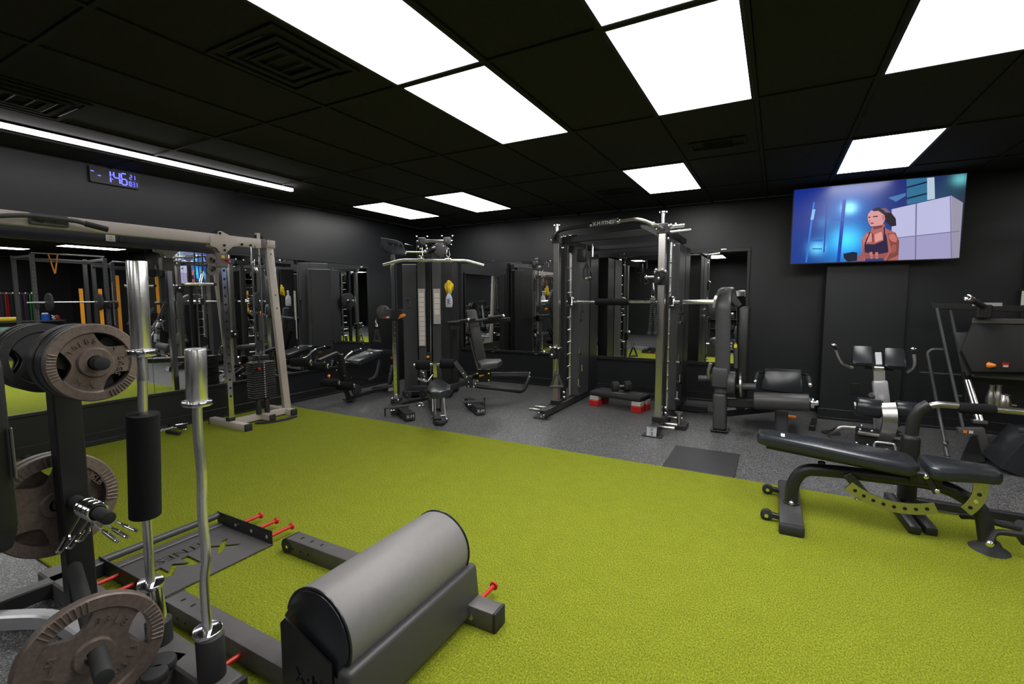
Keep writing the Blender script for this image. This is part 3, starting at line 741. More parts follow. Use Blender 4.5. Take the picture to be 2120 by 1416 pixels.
t.part('end_plate', pl, 'blk', label='black end plate with cut out lettering X-M')
t.part('end_plate', G().prism([(-1.42, 1.652, .02), (-1.42, 1.652, .285), (-1.395, 1.652, .31), (-1.175, 1.652, .225), (-1.165, 1.652, .02)], .006, (0, 1, 0)), 'blk')
# foot plate
X0, X1, Y0, Y1 = -2.905, -2.385, 1.0, 1.572
base = G().box((X0, Y0, .018), (X1, Y1, .023), 0)
NG = Matrix(((0, 1, 0, 0), (-1, 0, 0, 0), (0, 0, 1, 0), (0, 0, 0, 1)))
lx = G().text('FITNESS', .088, .02, Matrix.Translation((-2.735, 1.275, .02)) @ Matrix.Rotation(-PI / 2, 4, 'Z'), 1.0)
glyph(lx, LX, (-2.670, 1.495, .02), (0, -1, 0), (1, 0, 0), .135, .125)
glyph(lx, LM, (-2.670, 1.285, .02), (0, -1, 0), (1, 0, 0), .165, .125)
lx.prism([(-2.60, 1.345, .02), (-2.575, 1.325, .02), (-2.60, 1.305, .02), (-2.625, 1.325, .02)], .04, (0, 0, 1))
try:
    base = boolean(base, lx)
except Exception as ex:
    print('boolean failed', ex)
t.part('foot_plate', base, 'steel', label='grey steel foot plate with cut out lettering X-M FITNESS')
t.part('plate_flange', G().box((X0, Y0 - .005, .012), (X1, Y0, .098), .001), 'blk')
t.part('plate_flange', G().box((X0, Y1, .012), (X1, Y1 + .005, .098), .001), 'blk')
t.part('plate_lip', G().beam((X0 + .035, Y0, .028), (X0 + .035, Y1, .028), .05, .012), 'steel')
t.part('foot_bar', G().cyl((X0 + .012, Y0, .075), (X0 + .012, Y1, .075), .019, 16), 'char')
for k, x in enumerate((-2.70, -2.55, -2.41)):
    for s_, y in ((1, Y1 + .004), (-1, Y0 - .004)):
        g = G().cyl((x, y, .060), (x, y + s_ * .135, .060), .0095, 12); g.cyl((x, y + s_ * .135, .060), (x, y + s_ * .145, .060), .0195, 16, bev=.002)
        g.cyl((x, y + s_ * .127, .060), (x, y + s_ * .135, .060), .0100, 12, r2=.0195)
        t.part('band_peg', g, 'red')
    t.part('bolt', G().bolt((x - .01, Y1 - .001, .060), (0, -1, 0), .011, .006), 'chrome')
for x, y, s_ in ((-1.86, 1.010 - ty, -1), (-1.69, 1.010 - ty, -1), (-1.085, 1.605 + ty, 1)):
    g = G().cyl((x, y, .055), (x, y + s_ * .135, .055), .0095, 12); g.cyl((x, y + s_ * .135, .055), (x, y + s_ * .145, .055), .0195, 16, bev=.002)
    t.part('band_peg', g, 'red')
# ------------------------------------------------------------ cable crossover by the mirror wall
XC = -5.05
t = Thing('cable_crossover', 'beige cable crossover machine in front of the long wall mirror', 'cable machine', (XC, 1.5, 0))
t.part('top_beam', G().beam((XC, -.62, 1.985), (XC, 3.36, 1.985), .06, .105, bev=.010, seg=2), 'beige', label='long warm grey top beam')
for y in (3.37, -.63): t.part('beam_cap', G().beam((XC, y - .012, 1.985), (XC, y + .045, 1.985), .064, .110, bev=.012, seg=2), 'mauve')
gp = [(-5.000, 2.808, 2.009), (-5.000, 2.870, 2.021), (-5.000, 2.892, 2.067), (-5.000, 2.917, 2.070), (-5.000, 3.094, 1.996), (-5.000, 3.141, 1.986), (-5.000, 3.106, 1.937), (-5.000, 3.028, 1.920), (-5.000, 2.959, 1.854), (-5.000, 2.928, 1.837), (-5.000, 2.895, 1.849), (-5.000, 2.863, 1.895), (-5.000, 2.802, 1.908)]
t.part('gusset_plate', G().prism([(XC + .036, p[1], p[2]) for p in gp], .008, (1, 0, 0), .001), 'beige')
t.part('gusset_plate', G().prism([(XC - .036, p[1], p[2]) for p in gp], .008, (1, 0, 0), .001), 'beige')
t.part('gusset_plate', G().prism([(XC + .036, 2.74 - p[1], p[2]) for p in gp], .008, (1, 0, 0), .001), 'beige')
for p in ((-5.010, 2.902, 2.045), (-5.010, 2.939, 1.927), (-5.010, 2.941, 1.878), (-5.010, 3.129, 1.955), (-5.010, 3.231, 1.954)):
    t.part('bolt', G().bolt((XC + (.04 if p[1] < 3.2 else .03), p[1], p[2]), (1, 0, 0), .013, .008), 'dark')
def wheel(c, r, n, w=.018):
    n = V(n).normalized(); c = V(c)
    g = G().lathe([(r * .25, -w / 2), (r * .85, -w / 2 * .6), (r, -w / 2), (r * .93, 0), (r, w / 2), (r * .85, w / 2 * .6), (r * .25, w / 2)], Matrix.Translation(c) @ n.to_track_quat('Z', 'Y').to_matrix().to_4x4(), 24)
    g.cyl(c - n * w * .55, c + n * w * .55, r * .3, 12); return g
t.part('pulley_wheel', wheel((-5.050, 2.909, 2.029), .060, (1, 0, 0)), 'rub')
t.part('pulley_wheel', wheel((-5.050, 3.345, 2.041), .050, (1, 0, 0)), 'rub')
t.part('pulley_bracket', G().box((XC + .012, 3.315, 2.02), (XC + .022, 3.355, 2.10), .003).box((XC - .022, 3.315, 2.02), (XC - .012, 3.355, 2.10), .003), 'beige')
# pull-up bar on the beam
t.part('pull_up_bracket', G().box((-5.02, (-4.990, 1.464, 1.951)[1], 1.945), (-4.97, (-4.990, 1.692, 1.970)[1], 2.03), .006), 'char')
for k in range(3): t.part('bolt', G().bolt((-4.97, (-4.970, 1.499, 1.962)[1] + .105 * k, 1.995), (1, 0, 0), .012, .01), 'dark')
t.part('pull_up_bar', G().tube([(-4.880, 0.837, 1.834), (-4.880, 1.004, 1.912), (-4.880, 1.357, 1.984), (-4.880, 1.446, 1.997), (-4.880, 1.713, 1.991), (-4.880, 1.761, 1.979), (-4.880, 1.905, 1.955)], .017, 12, fil=.05), 'char')
t.part('hand_grip', G().cyl((-4.880, 1.761, 1.979), (-4.880, 1.908, 1.951), .023, 14, bev=.004), 'rub')
t.part('pull_up_strut', G().cyl((-4.97, 1.53, 1.97), (-4.88, 1.53, 2.0), .012, 10), 'char')
# the two end towers (the one beyond the left edge mirrors the visible one)
def tower(sy, y0):
    f = lambda y: y0 + sy * y
    t.part('slanted_leg', G().beam((XC, f(3.46), 1.985), (XC, f(3.60), .06), .055, .085, up=(0, 1, 0), bev=.008, seg=2), 'beige')
    t.part('leg_head', G().obox((XC, f(3.475), 1.99), (.075, .10, .09), None, .010, 2), 'beige')
    t.part('leg_slot', G().obox((XC + .028, f(3.505), 1.68), (.004, .030, .11), Matrix.Rotation(-sy * .073, 4, 'X'), 0), 'paper')
    for z in (1.88, 1.42, 1.27): t.part('bolt', G().bolt((XC + .027, f(3.60 - .14 * (z - .06) / 1.925), z), (1, 0, 0), .008, .004), 'dark')
    t.part('rear_foot', G().beam((-5.40, f(3.60), .045), (-4.92, f(3.60), .045), .075, .075, bev=.008, seg=2), 'beige')
    t.part('front_foot', G().beam((-5.40, f(2.93), .045), (-4.74, f(2.93), .045), .075, .075, bev=.008, seg=2), 'beige')
    for x, y in ((-4.925, 3.60), (-5.395, 3.60), (-4.745, 2.93), (-5.395, 2.93)):
        t.part('end_cap', G().obox((x, f(y), .045), (.03, .079, .079), None, .010, 2), 'rub')
    t.part('base_rail', G().beam((XC, f(2.93), .06), (XC, f(3.60), .06), .06, .07, bev=.006), 'beige')
    t.part('base_arm', G().beam((XC, f(3.28), .06), (-4.86, f(3.28), .06), .07, .07, bev=.006), 'beige')
    t.part('end_cap', G().obox((-4.855, f(3.28), .06), (.02, .074, .074), None, .008, 2), 'rub')
    t.part('floor_plate', G().tube([(-4.95, f(3.15), .02), (-4.86, f(3.20), .02), (-4.80, f(3.42), .02), (-4.84, f(3.55), .02)], .02, fil=.08, prof=[(-.03, -.008), (.03, -.008), (.03, .008), (-.03, .008)], up=(0, 0, 1)), 'rub')
    # chrome upright with holes
    t.part('upright', G().box((XC - .027, f(2.93) - .027, .08), (XC + .027, f(2.93) + .027, 1.935), .003), 'chrome', label='chrome upright with adjustment holes')
    g = G()
    for k in range(16): g.cyl((XC + .026, f(2.93), .35 + .088 * k), (XC + .0285, f(2.93), .35 + .088 * k), .012, 12)
    t.part('adjustment_holes', g, 'dark', kind='stuff')
    t.part('upright_boot', G().box((XC - .034, f(2.93) - .034, .08), (XC + .034, f(2.93) + .034, .12), .004), 'rub')
    # weight stack
    ys = f(3.28); xs = -5.02
    for d in (-.045, .045): t.part('guide_rod', G().cyl((xs, ys + d, .08), (xs, ys + d, 1.94), .0095, 10), 'chrome')
    for k in range(16): t.part('stack_plate', G().obox((xs, ys, .285 + .0255 * k), (.12, .27, .021), None, .004), 'blk')
    g = G()
    for k in range(16): g.obox((xs + .061, ys, .285 + .0255 * k), (.002, .014, .012), None, 0)
    t.part('stack_numbers', g, 'placard', kind='stuff')
    t.part('stack_top', G().obox((xs, ys, .725), (.11, .13, .06), None, .008, 2), 'blk')
    t.part('stack_stem', G().cyl((xs, ys, .74), (xs, ys, .80), .014, 12), 'satin')
    t.part('pulley_wheel', wheel((xs, ys, .86), .058, (1, .2, 0)), 'rub')
    for d in (-.05, .05): t.part('stack_buffer', G().cyl((xs, ys + d, .09), (xs, ys + d, .27), .028, 14, bev=.003), 'rub')
    t.part('selector_pin', G().cyl((xs + .05, ys - .07, .62), (xs + .10, ys - .08, .615), .014, 12, bev=.003), 'red')
    t.part('pin_cord', G().tube([(xs + .03, ys, .76), (xs + .09, ys - .03, .79), (xs + .10, ys - .085, .72), (xs + .09, ys - .075, .63)], .005, 8, fil=.04), 'rub')
    t.part('cable', G().cyl((xs, ys, .88), (xs, ys, 1.96), .0035, 6), 'rub')
tower(1, 0.0); tower(-1, 2.74)
# carriage with the figure-eight pulley housing
yb = 2.93
t.part('carriage', G().box((XC - .045, yb - .075, 1.70), (XC + .045, yb + .04, 1.845), .006), 'mauve')
g = G().cyl((-4.985, 2.782, 1.777), off((-4.985, 2.782, 1.777), .008), .050, 24); g.cyl((-4.985, 2.785, 1.662), off((-4.985, 2.785, 1.662), .008), .050, 24)
a_, b_ = (-4.985, 2.782, 1.777), (-4.985, 2.785, 1.662)
g.beam(off(a_, .004), off(b_, .004), .008, .075, up=(0, 1, 0), bev=.001)
t.part('pulley_housing', g, 'mauve')
for p in (a_, b_): t.part('bolt', G().bolt(off(p, .008), (1, 0, 0), .013, .008), 'dark')
t.part('pulley_wheel', wheel(off(b_, -.02), .045, (1, 0, 0)), 'rub')
t.part('pin_knob', G().ball((-4.96, yb + .01, 1.775), .020).cyl((-5.0, yb + .01, 1.775), (-4.97, yb + .01, 1.775), .009, 10), 'red')
t.part('warning_label', G().box((-5.0045, yb - .03, 1.795), (-5.003, yb + .005, 1.825), 0), 'ylabel')
t.part('carabiner', G().tube([(-4.990, 2.708, 1.658), (-4.990, 2.688, 1.628), (-4.990, 2.661, 1.542), (-4.990, 2.678, 1.533), (-4.990, 2.701, 1.610)], .0045, 8, fil=.01, closed=True), 'chrome')
t = Thing('handle_bar', 'short chrome pull handle hanging from the crossover carriage', 'cable handle', (-4.990, 2.668, 1.505))
t.part('bar', G().cyl((-4.990, 2.523, 1.520), (-4.990, 2.794, 1.527), .0155, 16, bev=.004), 'bright')
t.part('end_knob', G().cyl((-4.990, 2.794, 1.527), (-4.990, 2.823, 1.528), .0165, 16, bev=.004), 'rub')
t.part('swivel', G().cyl((-4.990, 2.669, 1.533), (-4.990, 2.663, 1.505), .013, 12), 'chrome')
# steel chain hanging beside the bar
g = G()
for k in range(26):
    c = V((2.40, 5.30, 1.75 - .038 * k)); w = V((.009, 0, 0)) if k % 2 else V((0, .009, 0)); h = V((0, 0, .021))
    g.tube([c + w + h * .6, c + h, c - w + h * .6, c - w - h * .6, c - h, c + w - h * .6], .0032, 6, closed=True)
single('hanging_chain', g, 'satin', 'steel chain hanging beside the power rack, seen only in the left mirror', 'chain', kind='stuff', origin=(2.40, 5.30, 1.4))

# loose cable attachments on the floor by the wall
def grip_handle(label, a, b, r=.017):
    a = V(a); b = V(b); t = Thing('cable_grip', label, 'cable handle', (a.x, a.y, 0))
    t.part('grip', G().cyl(a, b, r, 14, bev=.004), 'rub')
    d = (b - a).normalized(); n = V((-d.y, d.x, 0)); m = (a + b) / 2 + n * .13
    t.part('yoke', G().tube([a + d * .005, m, b - d * .005], .005, 8, fil=.03), 'chrome')
    t.part('ring', G().tube([m + n * .012, m + d * .014, m - n * .012, m - d * .014], .004, 8, closed=True), 'chrome')
grip_handle('black cable grip leaning by the skirting left of the crossover foot', (-5.612, 2.578, 0.035), (-5.389, 2.655, 0.035))
grip_handle('second black cable grip lying closer to the padded bar', (-5.383, 2.470, 0.035), (-5.189, 2.495, 0.035))
grip_handle('dark cable grip on the turf left of the plate tree upright', (-5.538, 1.457, 0.035), (-5.729, 1.621, 0.035))
g = G()
for k in range(16):
    c = V((-5.503, 2.549, 0.025)) + V((.035 * math.cos(k * 2.4) * (k / 16), .010 * k - .08, .008 * (k % 3)))
    w = V((.010, .004, 0)); h = V((-.004, .012, .004))
    g.tube([c + w, c + h, c - w, c - h], .0035, 6, closed=True)
single('chain_pile', g, 'chrome', 'small heap of chrome chain on the floor beside the cable grips', 'chain', kind='stuff', origin=(-5.606, 2.596, 0.000))
t = Thing('floor_rail', 'short black steel rail on the floor against the left skirting', 'bar', (-5.5, 2.2, 0))
t.part('rail', G().beam((-5.545, 1.75, .035), (-5.545, 2.55, .035), .05, .05), 'blk')
t.part('end_cap', G().cyl((-5.51, 2.38, .045), (-5.47, 2.38, .045), .018, 12), 'rub')

# ------------------------------------------------------------ ab and leg curl bench in the corner
t = Thing('leg_curl_bench', 'black leg curl and sit up bench in the far left corner', 'exercise bench', (-5.05, 4.75, 0))
def padpoly(pts, dx, thick, bev=.015):
    return G().prism([V(p) + V((dx, 0, 0)) for p in pts], thick, (1, 0, 0), bev)
xb = -5.02
t.part('bench_pad', G().prism([(-4.860, 4.405, 0.536), (-4.860, 4.439, 0.577), (-4.860, 4.803, 0.650), (-4.860, 4.848, 0.639), (-4.860, 4.810, 0.582), (-4.860, 4.453, 0.505)], .30, (1, 0, 0), .012), 'pad')
t.part('head_pad', G().prism([(-4.860, 4.830, 0.654), (-4.860, 4.877, 0.677), (-4.860, 5.202, 0.639), (-4.860, 5.220, 0.602), (-4.860, 5.082, 0.588), (-4.860, 4.856, 0.618)], .30, (1, 0, 0), .010), 'pad')
for dx in (0.02, -.36):
    p = [V(q) + V((dx, 0, 0)) for q in ((-4.840, 4.535, 0.522), (-4.840, 4.612, 0.533), (-4.840, 4.693, 0.603), (-4.840, 4.756, 0.629), (-4.840, 4.921, 0.653))]
    t.part('side_handle', G().tube(p, .013, 10, fil=.04), 'satin')
    t.part('hand_grip', G().cyl(p[-2], p[-1], .018, 12, bev=.003), 'rub')
    t.part('grip_cap', G().ball(p[-1], .019), 'chrome'); t.part('grip_cap', G().ball(p[-2], .019), 'chrome')
for nm, p, q in (('lift_arm', (-4.950, 3.997, 0.604), (-4.950, 4.285, 0.677)), ('front_post', (-4.980, 4.303, 0.674), (-4.980, 4.404, 0.251)), ('front_post', (-4.900, 4.303, 0.666), (-4.900, 4.373, 0.269)),
                 ('front_leg', (-4.950, 4.391, 0.204), (-4.950, 4.458, 0.036)), ('base_tube', (-4.950, 4.467, 0.054), (-4.950, 4.917, 0.075)), ('base_tube', (-4.950, 4.917, 0.075), (-4.950, 5.278, 0.064)),
                 ('rear_leg', (-4.950, 5.219, 0.117), (-4.950, 5.300, 0.395)), ('lower_rail', (-4.950, 4.383, 0.379), (-4.950, 4.840, 0.246))):
    t.part(nm, G().beam(p, q, .05, .05, up=(0, 1, 0.3), bev=.006), 'blk')
t.part('curved_stay', G().tube([(-4.930, 4.784, 0.250), (-4.930, 4.913, 0.265), (-4.930, 4.963, 0.341), (-4.930, 5.017, 0.508)], .02, 10, fil=.06), 'char')
t.part('foot_plate', G().obox(off((-4.950, 4.466, 0.028), 0, 0, .005), (.16, .11, .012), None, .004), 'blk')
t.part('rear_foot', G().beam(off((-5.122, 5.099, 0.050), -.05), off((-4.986, 5.347, 0.050), .12), .06, .07), 'blk')
t.part('rating_sticker', G().obox((-4.800, 5.088, 0.081), (.004, .10, .045), None, 0), 'placard')
for a, b in (((-4.830, 3.795, 0.582), (-4.830, 3.982, 0.541)), ((-4.830, 3.575, 0.660), (-4.830, 3.723, 0.620)), ((-4.900, 4.031, 0.353), (-4.900, 4.201, 0.284)), ((-4.830, 4.194, 0.291), (-4.830, 4.389, 0.228))):
    c = (V(a) + V(b)) / 2
    t.part('roller_pad', G().cyl(c + V((-.10, -.05, 0)), c + V((.10, .05, 0)), .052, 20, bev=.012), 'foam')
    t.part('roller_cap', G().cyl(c + V((.10, .05, 0)), c + V((.118, .059, 0)), .028, 16, bev=.004), 'chrome')
t.part('roller_axle', G().cyl((-4.900, 3.777, 0.609), (-4.860, 3.839, 0.575), .012, 10), 'chrome')
t.part('counterweight', G().cyl(off((-4.800, 4.450, 0.182), -.015), off((-4.800, 4.450, 0.182), .015), .075, 24, bev=.006), 'rub')
t.part('bolt', G().bolt(off((-4.800, 4.450, 0.182), .016), (1, 0, 0), .008), 'chrome')
for p in ((-4.860, 4.067, 0.418), (-4.830, 5.146, 0.534)):
    t.part('pull_knob', G().cyl(p, off(p, .03, -.02, -.01), .017, 12, r2=.011, bev=.003).ball(p, .018), 'orange')
for p in ((-4.870, 4.319, 0.382), (-4.870, 4.431, 0.346), (-4.870, 4.198, 0.467), (-4.870, 5.193, 0.371), (-4.870, 5.160, 0.290), (-4.870, 4.225, 0.563)): t.part('bolt', G().bolt(p, (1, 0, 0), .010), 'chrome')

# ------------------------------------------------------------ lat pulldown tower
FW = V((.4833, -.8755, 0)); RT = V((.8755, .4833, 0)); UP = V((0, 0, 1))       # towards the room, to its right
FM = Matrix.Rotation(.504424, 4, 'Z')
def fbox(g, a, b, depth, bev=.004):
    """box whose front face spans pixels-derived corners a (top left) and b (bottom right), going back by depth"""
    a = V(a); b = V(b); d = b - a; w = d.dot(RT); h = -d.z
    return g.obox((a + b) / 2 - FW * depth / 2, (abs(w), depth, abs(h)), FM, bev)
t = Thing('lat_pulldown', 'black dual stack lat pulldown and cable tower near the corner', 'cable machine', (-4.2, 5.5, 0))
for nm, a, b, dp, m_ in (('side_shroud', (-4.639, 5.230, 1.856), (-4.383, 5.183, 0.020), .34, 'char'), ('front_shroud', (-4.393, 5.263, 1.968), (-4.218, 5.161, 0.039), .44, 'char'),
                     ('front_shroud', (-4.224, 5.362, 2.022), (-4.036, 5.262, 0.039), .44, 'char'), ('side_shroud', (-4.171, 5.499, 1.956), (-3.983, 5.404, 0.019), .34, 'blk'),
                     ('centre_column', (-4.398, 5.441, 2.050), (-4.235, 5.321, 0.009), .30, 'blk'), ('rear_column', (-4.211, 5.758, 1.893), (-4.039, 5.658, 0.011), .2, 'blk')):
    t.part(nm, fbox(G(), a, b, dp), m_)
t.part('plinth', fbox(G(), (-4.489, 4.984, 0.099), (-3.894, 5.305, 0.038), .46), 'blk')
t.part('cable', G().cyl((-4.258, 5.304, 1.866), (-4.198, 5.217, 0.698), .004, 6), 'rub')
t.part('guide_rod', G().cyl((-4.275, 5.379, 1.905), (-4.193, 5.237, 0.083), .009, 8), 'satin')
for k in range(6): t.part('stack_plate', fbox(G(), off((-4.256, 5.235, 0.625), 0, 0, -.045 * k), off((-4.190, 5.268, 0.592), 0, 0, -.045 * k), .1, .002), 'rub')
t.part('stack_knob', G().ball((-4.185, 5.177, 0.574), .022), 'orange')
# placards with printed exercise boxes
def placard(a, b, n, z_end):
    g = fbox(G(), a, b, .004, .001); t.part('placard', g, 'placard')
    a = V(a); b = V(b); hh = (a.z - b.z); top = a.z - .05; st = (hh * z_end - .06) / n
    w = (b - a).dot(RT)
    pp = G(); ol = G()
    for k in range(n):
        c = V(((a.x + b.x) / 2, (a.y + b.y) / 2, top - st * (k + .5))) + FW * .0012
        t.part('placard_box', G().obox(c, (w * .72, .002, st * .86), FM, 0), 'paper')
        ol.obox(c + V((0, 0, st * .5)) + FW * .0002, (w * .76, .002, st * .09), FM, 0)
    t.part('placard_lines', ol, 'oline', kind='stuff')
placard((-4.321, 5.164, 1.511), (-4.204, 5.148, 0.724), 11, 1.0)
placard((-4.141, 5.264, 1.511), (-4.034, 5.273, 1.028), 4, .76)
# top: pulleys, crossbar, arm
t.part('top_bar', G().cyl((-4.125, 5.027, 2.134), (-3.841, 5.184, 2.133), .022, 14), 'satin')
for k, c in enumerate((V((-4.125, 5.026, 2.127)), V((-3.835, 5.187, 2.133)))):
    t.part('pulley_cheek', G().obox(c, (.10, .05, .10), FM, .012, 2), 'char')
    t.part('pulley_wheel', wheel(c + FW * .03 - V((0, 0, .03)), .05, RT), 'rub')
    for dx, dz in ((-.07, .065), (.07, .065), (.05, -.05), (-.05, -.07)): t.part('bolt', G().ball(c + RT * dx + V((0, 0, dz)), .012), 'chrome')
    t.part('pulley_pin', G().cyl(c - RT * .07, c + RT * .07, .012, 10), 'chrome')
    t.part('cable_link', G().cyl(c - V((0, 0, .04)), c - V((0, 0, .16)), .006, 8), 'chrome')
t.part('top_arm', G().beam((-4.298, 5.380, 2.040), (-3.977, 5.100, 2.051), .06, .06), 'blk')
t.part('top_arm', G().beam((-4.300, 5.383, 2.081), (-4.036, 5.075, 2.127), .05, .05), 'blk')
t.part('cable_wheel', G().cyl((-4.064, 5.339, 2.051), (-4.045, 5.314, 2.048), .095, 24, bev=.006), 'char', label='round dark pulley guard')
for p in ((-4.078, 5.046, 2.070), (-4.065, 5.049, 2.032), (-4.086, 5.034, 2.000), (-3.999, 5.087, 2.044), (-3.982, 5.097, 2.051)): t.part('bolt', G().ball(p, .016), 'chrome')
t.part('stay_rod', G().cyl((-4.303, 4.913, 1.988), (-4.069, 5.042, 1.981), .011, 8), 'chrome')
t.part('stay_rod', G().cyl((-4.324, 4.913, 2.096), (-4.223, 4.966, 2.070), .004, 6), 'chrome')
t.part('stay_rod', G().cyl((-4.186, 4.992, 2.127), (-4.179, 4.979, 1.962), .004, 6), 'chrome')
hz = [(-4.528, 4.693, 2.166), (-4.368, 4.778, 2.135), (-4.306, 4.810, 2.110), (-4.271, 4.824, 2.066), (-4.235, 4.835, 1.978), (-4.234, 4.833, 1.947), (-4.415, 4.734, 1.960), (-4.472, 4.707, 2.004), (-4.502, 4.697, 2.073)]
t.part('pulley_arm_plate', G().prism(hz, .012, FW, .002), 'bluegrey', label='dark grey steel plate of the pulley arm')
t.part('pulley_arm_plate', G().prism([V(p) - FW * .14 - RT * .03 for p in hz], .012, FW, .002), 'bluegrey')
t.part('pulley_drum', G().cyl(V((-4.464, 4.718, 2.066)) - FW * .01, V((-4.480, 4.709, 2.066)) - FW * .13, .085, 20, bev=.01), 'char')
for p in ((-4.513, 4.676, 2.145), (-4.375, 4.736, 1.989), (-4.373, 4.746, 2.070), (-4.307, 4.782, 2.076), (-4.226, 4.816, 1.964)): t.part('bolt', G().bolt(p, FW, .012, .008), 'chrome')
t.part('arm_slot', G().prism([(-4.447, 4.720, 2.102), (-4.348, 4.773, 2.084), (-4.293, 4.803, 2.090), (-4.263, 4.813, 2.027), (-4.314, 4.789, 2.065), (-4.424, 4.729, 2.071)], .004, FW), 'dark')
# front chrome post with carriage
t.part('front_post', G().obox((V((-4.322, 4.726, 1.936)) + V((-4.261, 4.568, 0.078))) / 2, (.052, .052, (V((-4.322, 4.726, 1.936)) - V((-4.261, 4.568, 0.078))).z), FM, .003), 'chrome', label='chrome front post with punched scale')
g = G(); pa, pb_ = V((-4.296, 4.694, 1.829)), V((-4.247, 4.560, 0.257))
for k in range(24): g.obox(mix(pa, pb_, k / 23) , (.014, .004, .010), FM, 0)
t.part('post_holes', g, 'satin', kind='stuff')
t.part('post_slot', G().obox((V((-4.294, 4.733, 1.862)) + V((-4.238, 4.586, 0.128))) / 2, (.02, .05, 1.72), FM, .002), 'blk')
t.part('carriage', fbox(G(), (-4.309, 4.604, 1.238), (-4.174, 4.664, 1.102), .09, .006), 'blk')
t.part('pulley_guard', G().cyl((-4.389, 4.556, 1.207), (-4.410, 4.579, 1.206), .088, 24, bev=.004), 'char')
t.part('pulley_guard', fbox(G(), (-4.385, 4.562, 1.244), (-4.288, 4.604, 1.133), .03, .004), 'char')
for p in ((-4.362, 4.565, 1.257), (-4.386, 4.544, 1.177)): t.part('bolt', G().bolt(p, FW, .011, .006), 'chrome')
t.part('sticker', fbox(G(), (-4.385, 4.542, 1.152), (-4.346, 4.560, 1.128), .002, 0), 'red')
t.part('sticker', fbox(G(), (-4.347, 4.562, 1.152), (-4.313, 4.578, 1.128), .002, 0), 'paper')
t.part('lock_lever', G().prism([(-4.188, 4.600, 1.117), (-4.164, 4.620, 1.178), (-4.127, 4.642, 1.190), (-4.105, 4.652, 1.171), (-4.115, 4.644, 1.147), (-4.151, 4.623, 1.135)], .03, FW, .006), 'orange', label='orange lock lever')
t.part('post_foot', fbox(G(), (-4.332, 4.587, 0.080), (-4.219, 4.642, 0.018), .12, .004), 'blk')
for p in ((-4.246, 4.522, 0.107), (-4.180, 4.557, 0.089)): t.part('bolt', G().ball(p, .014), 'chrome')
t.part('base_tube', G().tube([(-4.262, 4.564, 0.041), (-4.241, 4.630, 0.018), (-4.205, 4.823, 0.023), (-4.146, 4.970, 0.028), (-4.142, 5.087, 0.020)], .028, 12, fil=.05), 'blk')
t.part('base_tube', G().beam((-4.250, 4.929, 0.177), (-3.698, 4.725, 0.260), .05, .05), 'char')
for p in ((-4.214, 4.769, 0.110), (-4.068, 4.908, 0.112)): t.part('transport_wheel', G().cyl(p, V(p) - FW * .04, .055 if p[0] < -4 else .055, 20, bev=.006), 'rub')
for p in ((-4.207, 4.762, 0.112), (-4.056, 4.903, 0.114)): t.part('bolt', G().bolt(p, FW, .008), 'chrome')
# knee rollers and seat
t.part('roller_axle', G().cyl((-4.048, 4.732, 0.530), (-3.580, 4.992, 0.541), .014, 12), 'chrome')
t.part('knee_roller', G().cyl((-4.032, 4.741, 0.524), (-3.874, 4.828, 0.530), .062, 24, bev=.012), 'foam')
t.part('knee_roller', G().cyl((-3.760, 4.892, 0.542), (-3.602, 4.980, 0.541), .062, 24, bev=.012), 'foam')
for p in ((-4.045, 4.733, 0.524), (-3.591, 4.986, 0.541)): t.part('roller_cap', G().ball(p, .022), 'chrome')
t.part('knee_post', fbox(G(), (-3.823, 4.824, 0.552), (-3.767, 4.836, 0.367), .06, .004), 'chrome')
t.part('knee_post_sleeve', fbox(G(), (-3.839, 4.815, 0.552), (-3.752, 4.861, 0.521), .07, .004), 'bright')
st = [(-2.982, 3.650, 0.487), (-3.256, 4.037, 0.487), (-3.270, 4.172, 0.487), (-3.146, 4.166, 0.487), (-2.910, 3.958, 0.487), (-2.772, 3.762, 0.487), (-2.780, 3.618, 0.487), (-2.858, 3.577, 0.487)]
t.part('seat', G().prism([off(p, 0, 0, -.035) for p in st], .075, (0, 0, 1), .018), 'pad')
t.part('seat_post', G().beam(off((-3.613, 4.653, 0.207), 0, 0, .05), (-3.456, 4.437, 0.057), .07, .07, up=FW), 'blk')
t.part('base_rail', G().beam((-4.009, 5.004, 0.035), (-3.199, 4.112, 0.035), .08, .06), 'blk')
for a, b in (((-3.578, 4.505, 0.254), (-3.442, 4.326, 0.019)), ((-3.557, 4.516, 0.254), (-3.288, 4.183, 0.024)), ((-3.461, 4.569, 0.254), (-3.319, 4.394, 0.019)), ((-3.476, 4.561, 0.254), (-3.183, 4.240, 0.024))):
    t.part('seat_rod', G().cyl(a, b, .008, 8), 'satin')
for p in ((-3.442, 4.326, 0.013), (-3.297, 4.177, 0.019), (-3.319, 4.394, 0.019), (-3.179, 4.243, 0.030)): t.part('rod_nut', G().ball(p, .014), 'chrome')
t.part('seat_hinge', G().cyl((-3.430, 4.321, 0.016), (-3.308, 4.389, 0.021), .010, 8), 'satin')
t.part('front_foot', G().tube([(-3.274, 4.165, 0.008), (-3.180, 4.070, 0.025), (-3.134, 4.095, 0.025), (-3.180, 4.218, 0.013)], .028, 12, fil=.03), 'rub')
for a in (((-3.942, 4.727, 0.463), (-3.908, 4.742, 0.438), (-3.888, 4.744, 0.346)), ((-3.932, 4.665, 0.367), (-3.802, 4.676, 0.339)), ((-3.834, 4.715, 0.330), (-3.810, 4.794, 0.413))):
    t.part('row_handle', G().tube(list(a), .012 if len(a) > 2 else .016, 10, fil=.04), 'chrome')
t.part('wall_hook', G().obox(V((-4.522, 5.222, 1.366)), (.06, .03, .05), FM, .006), 'blk')
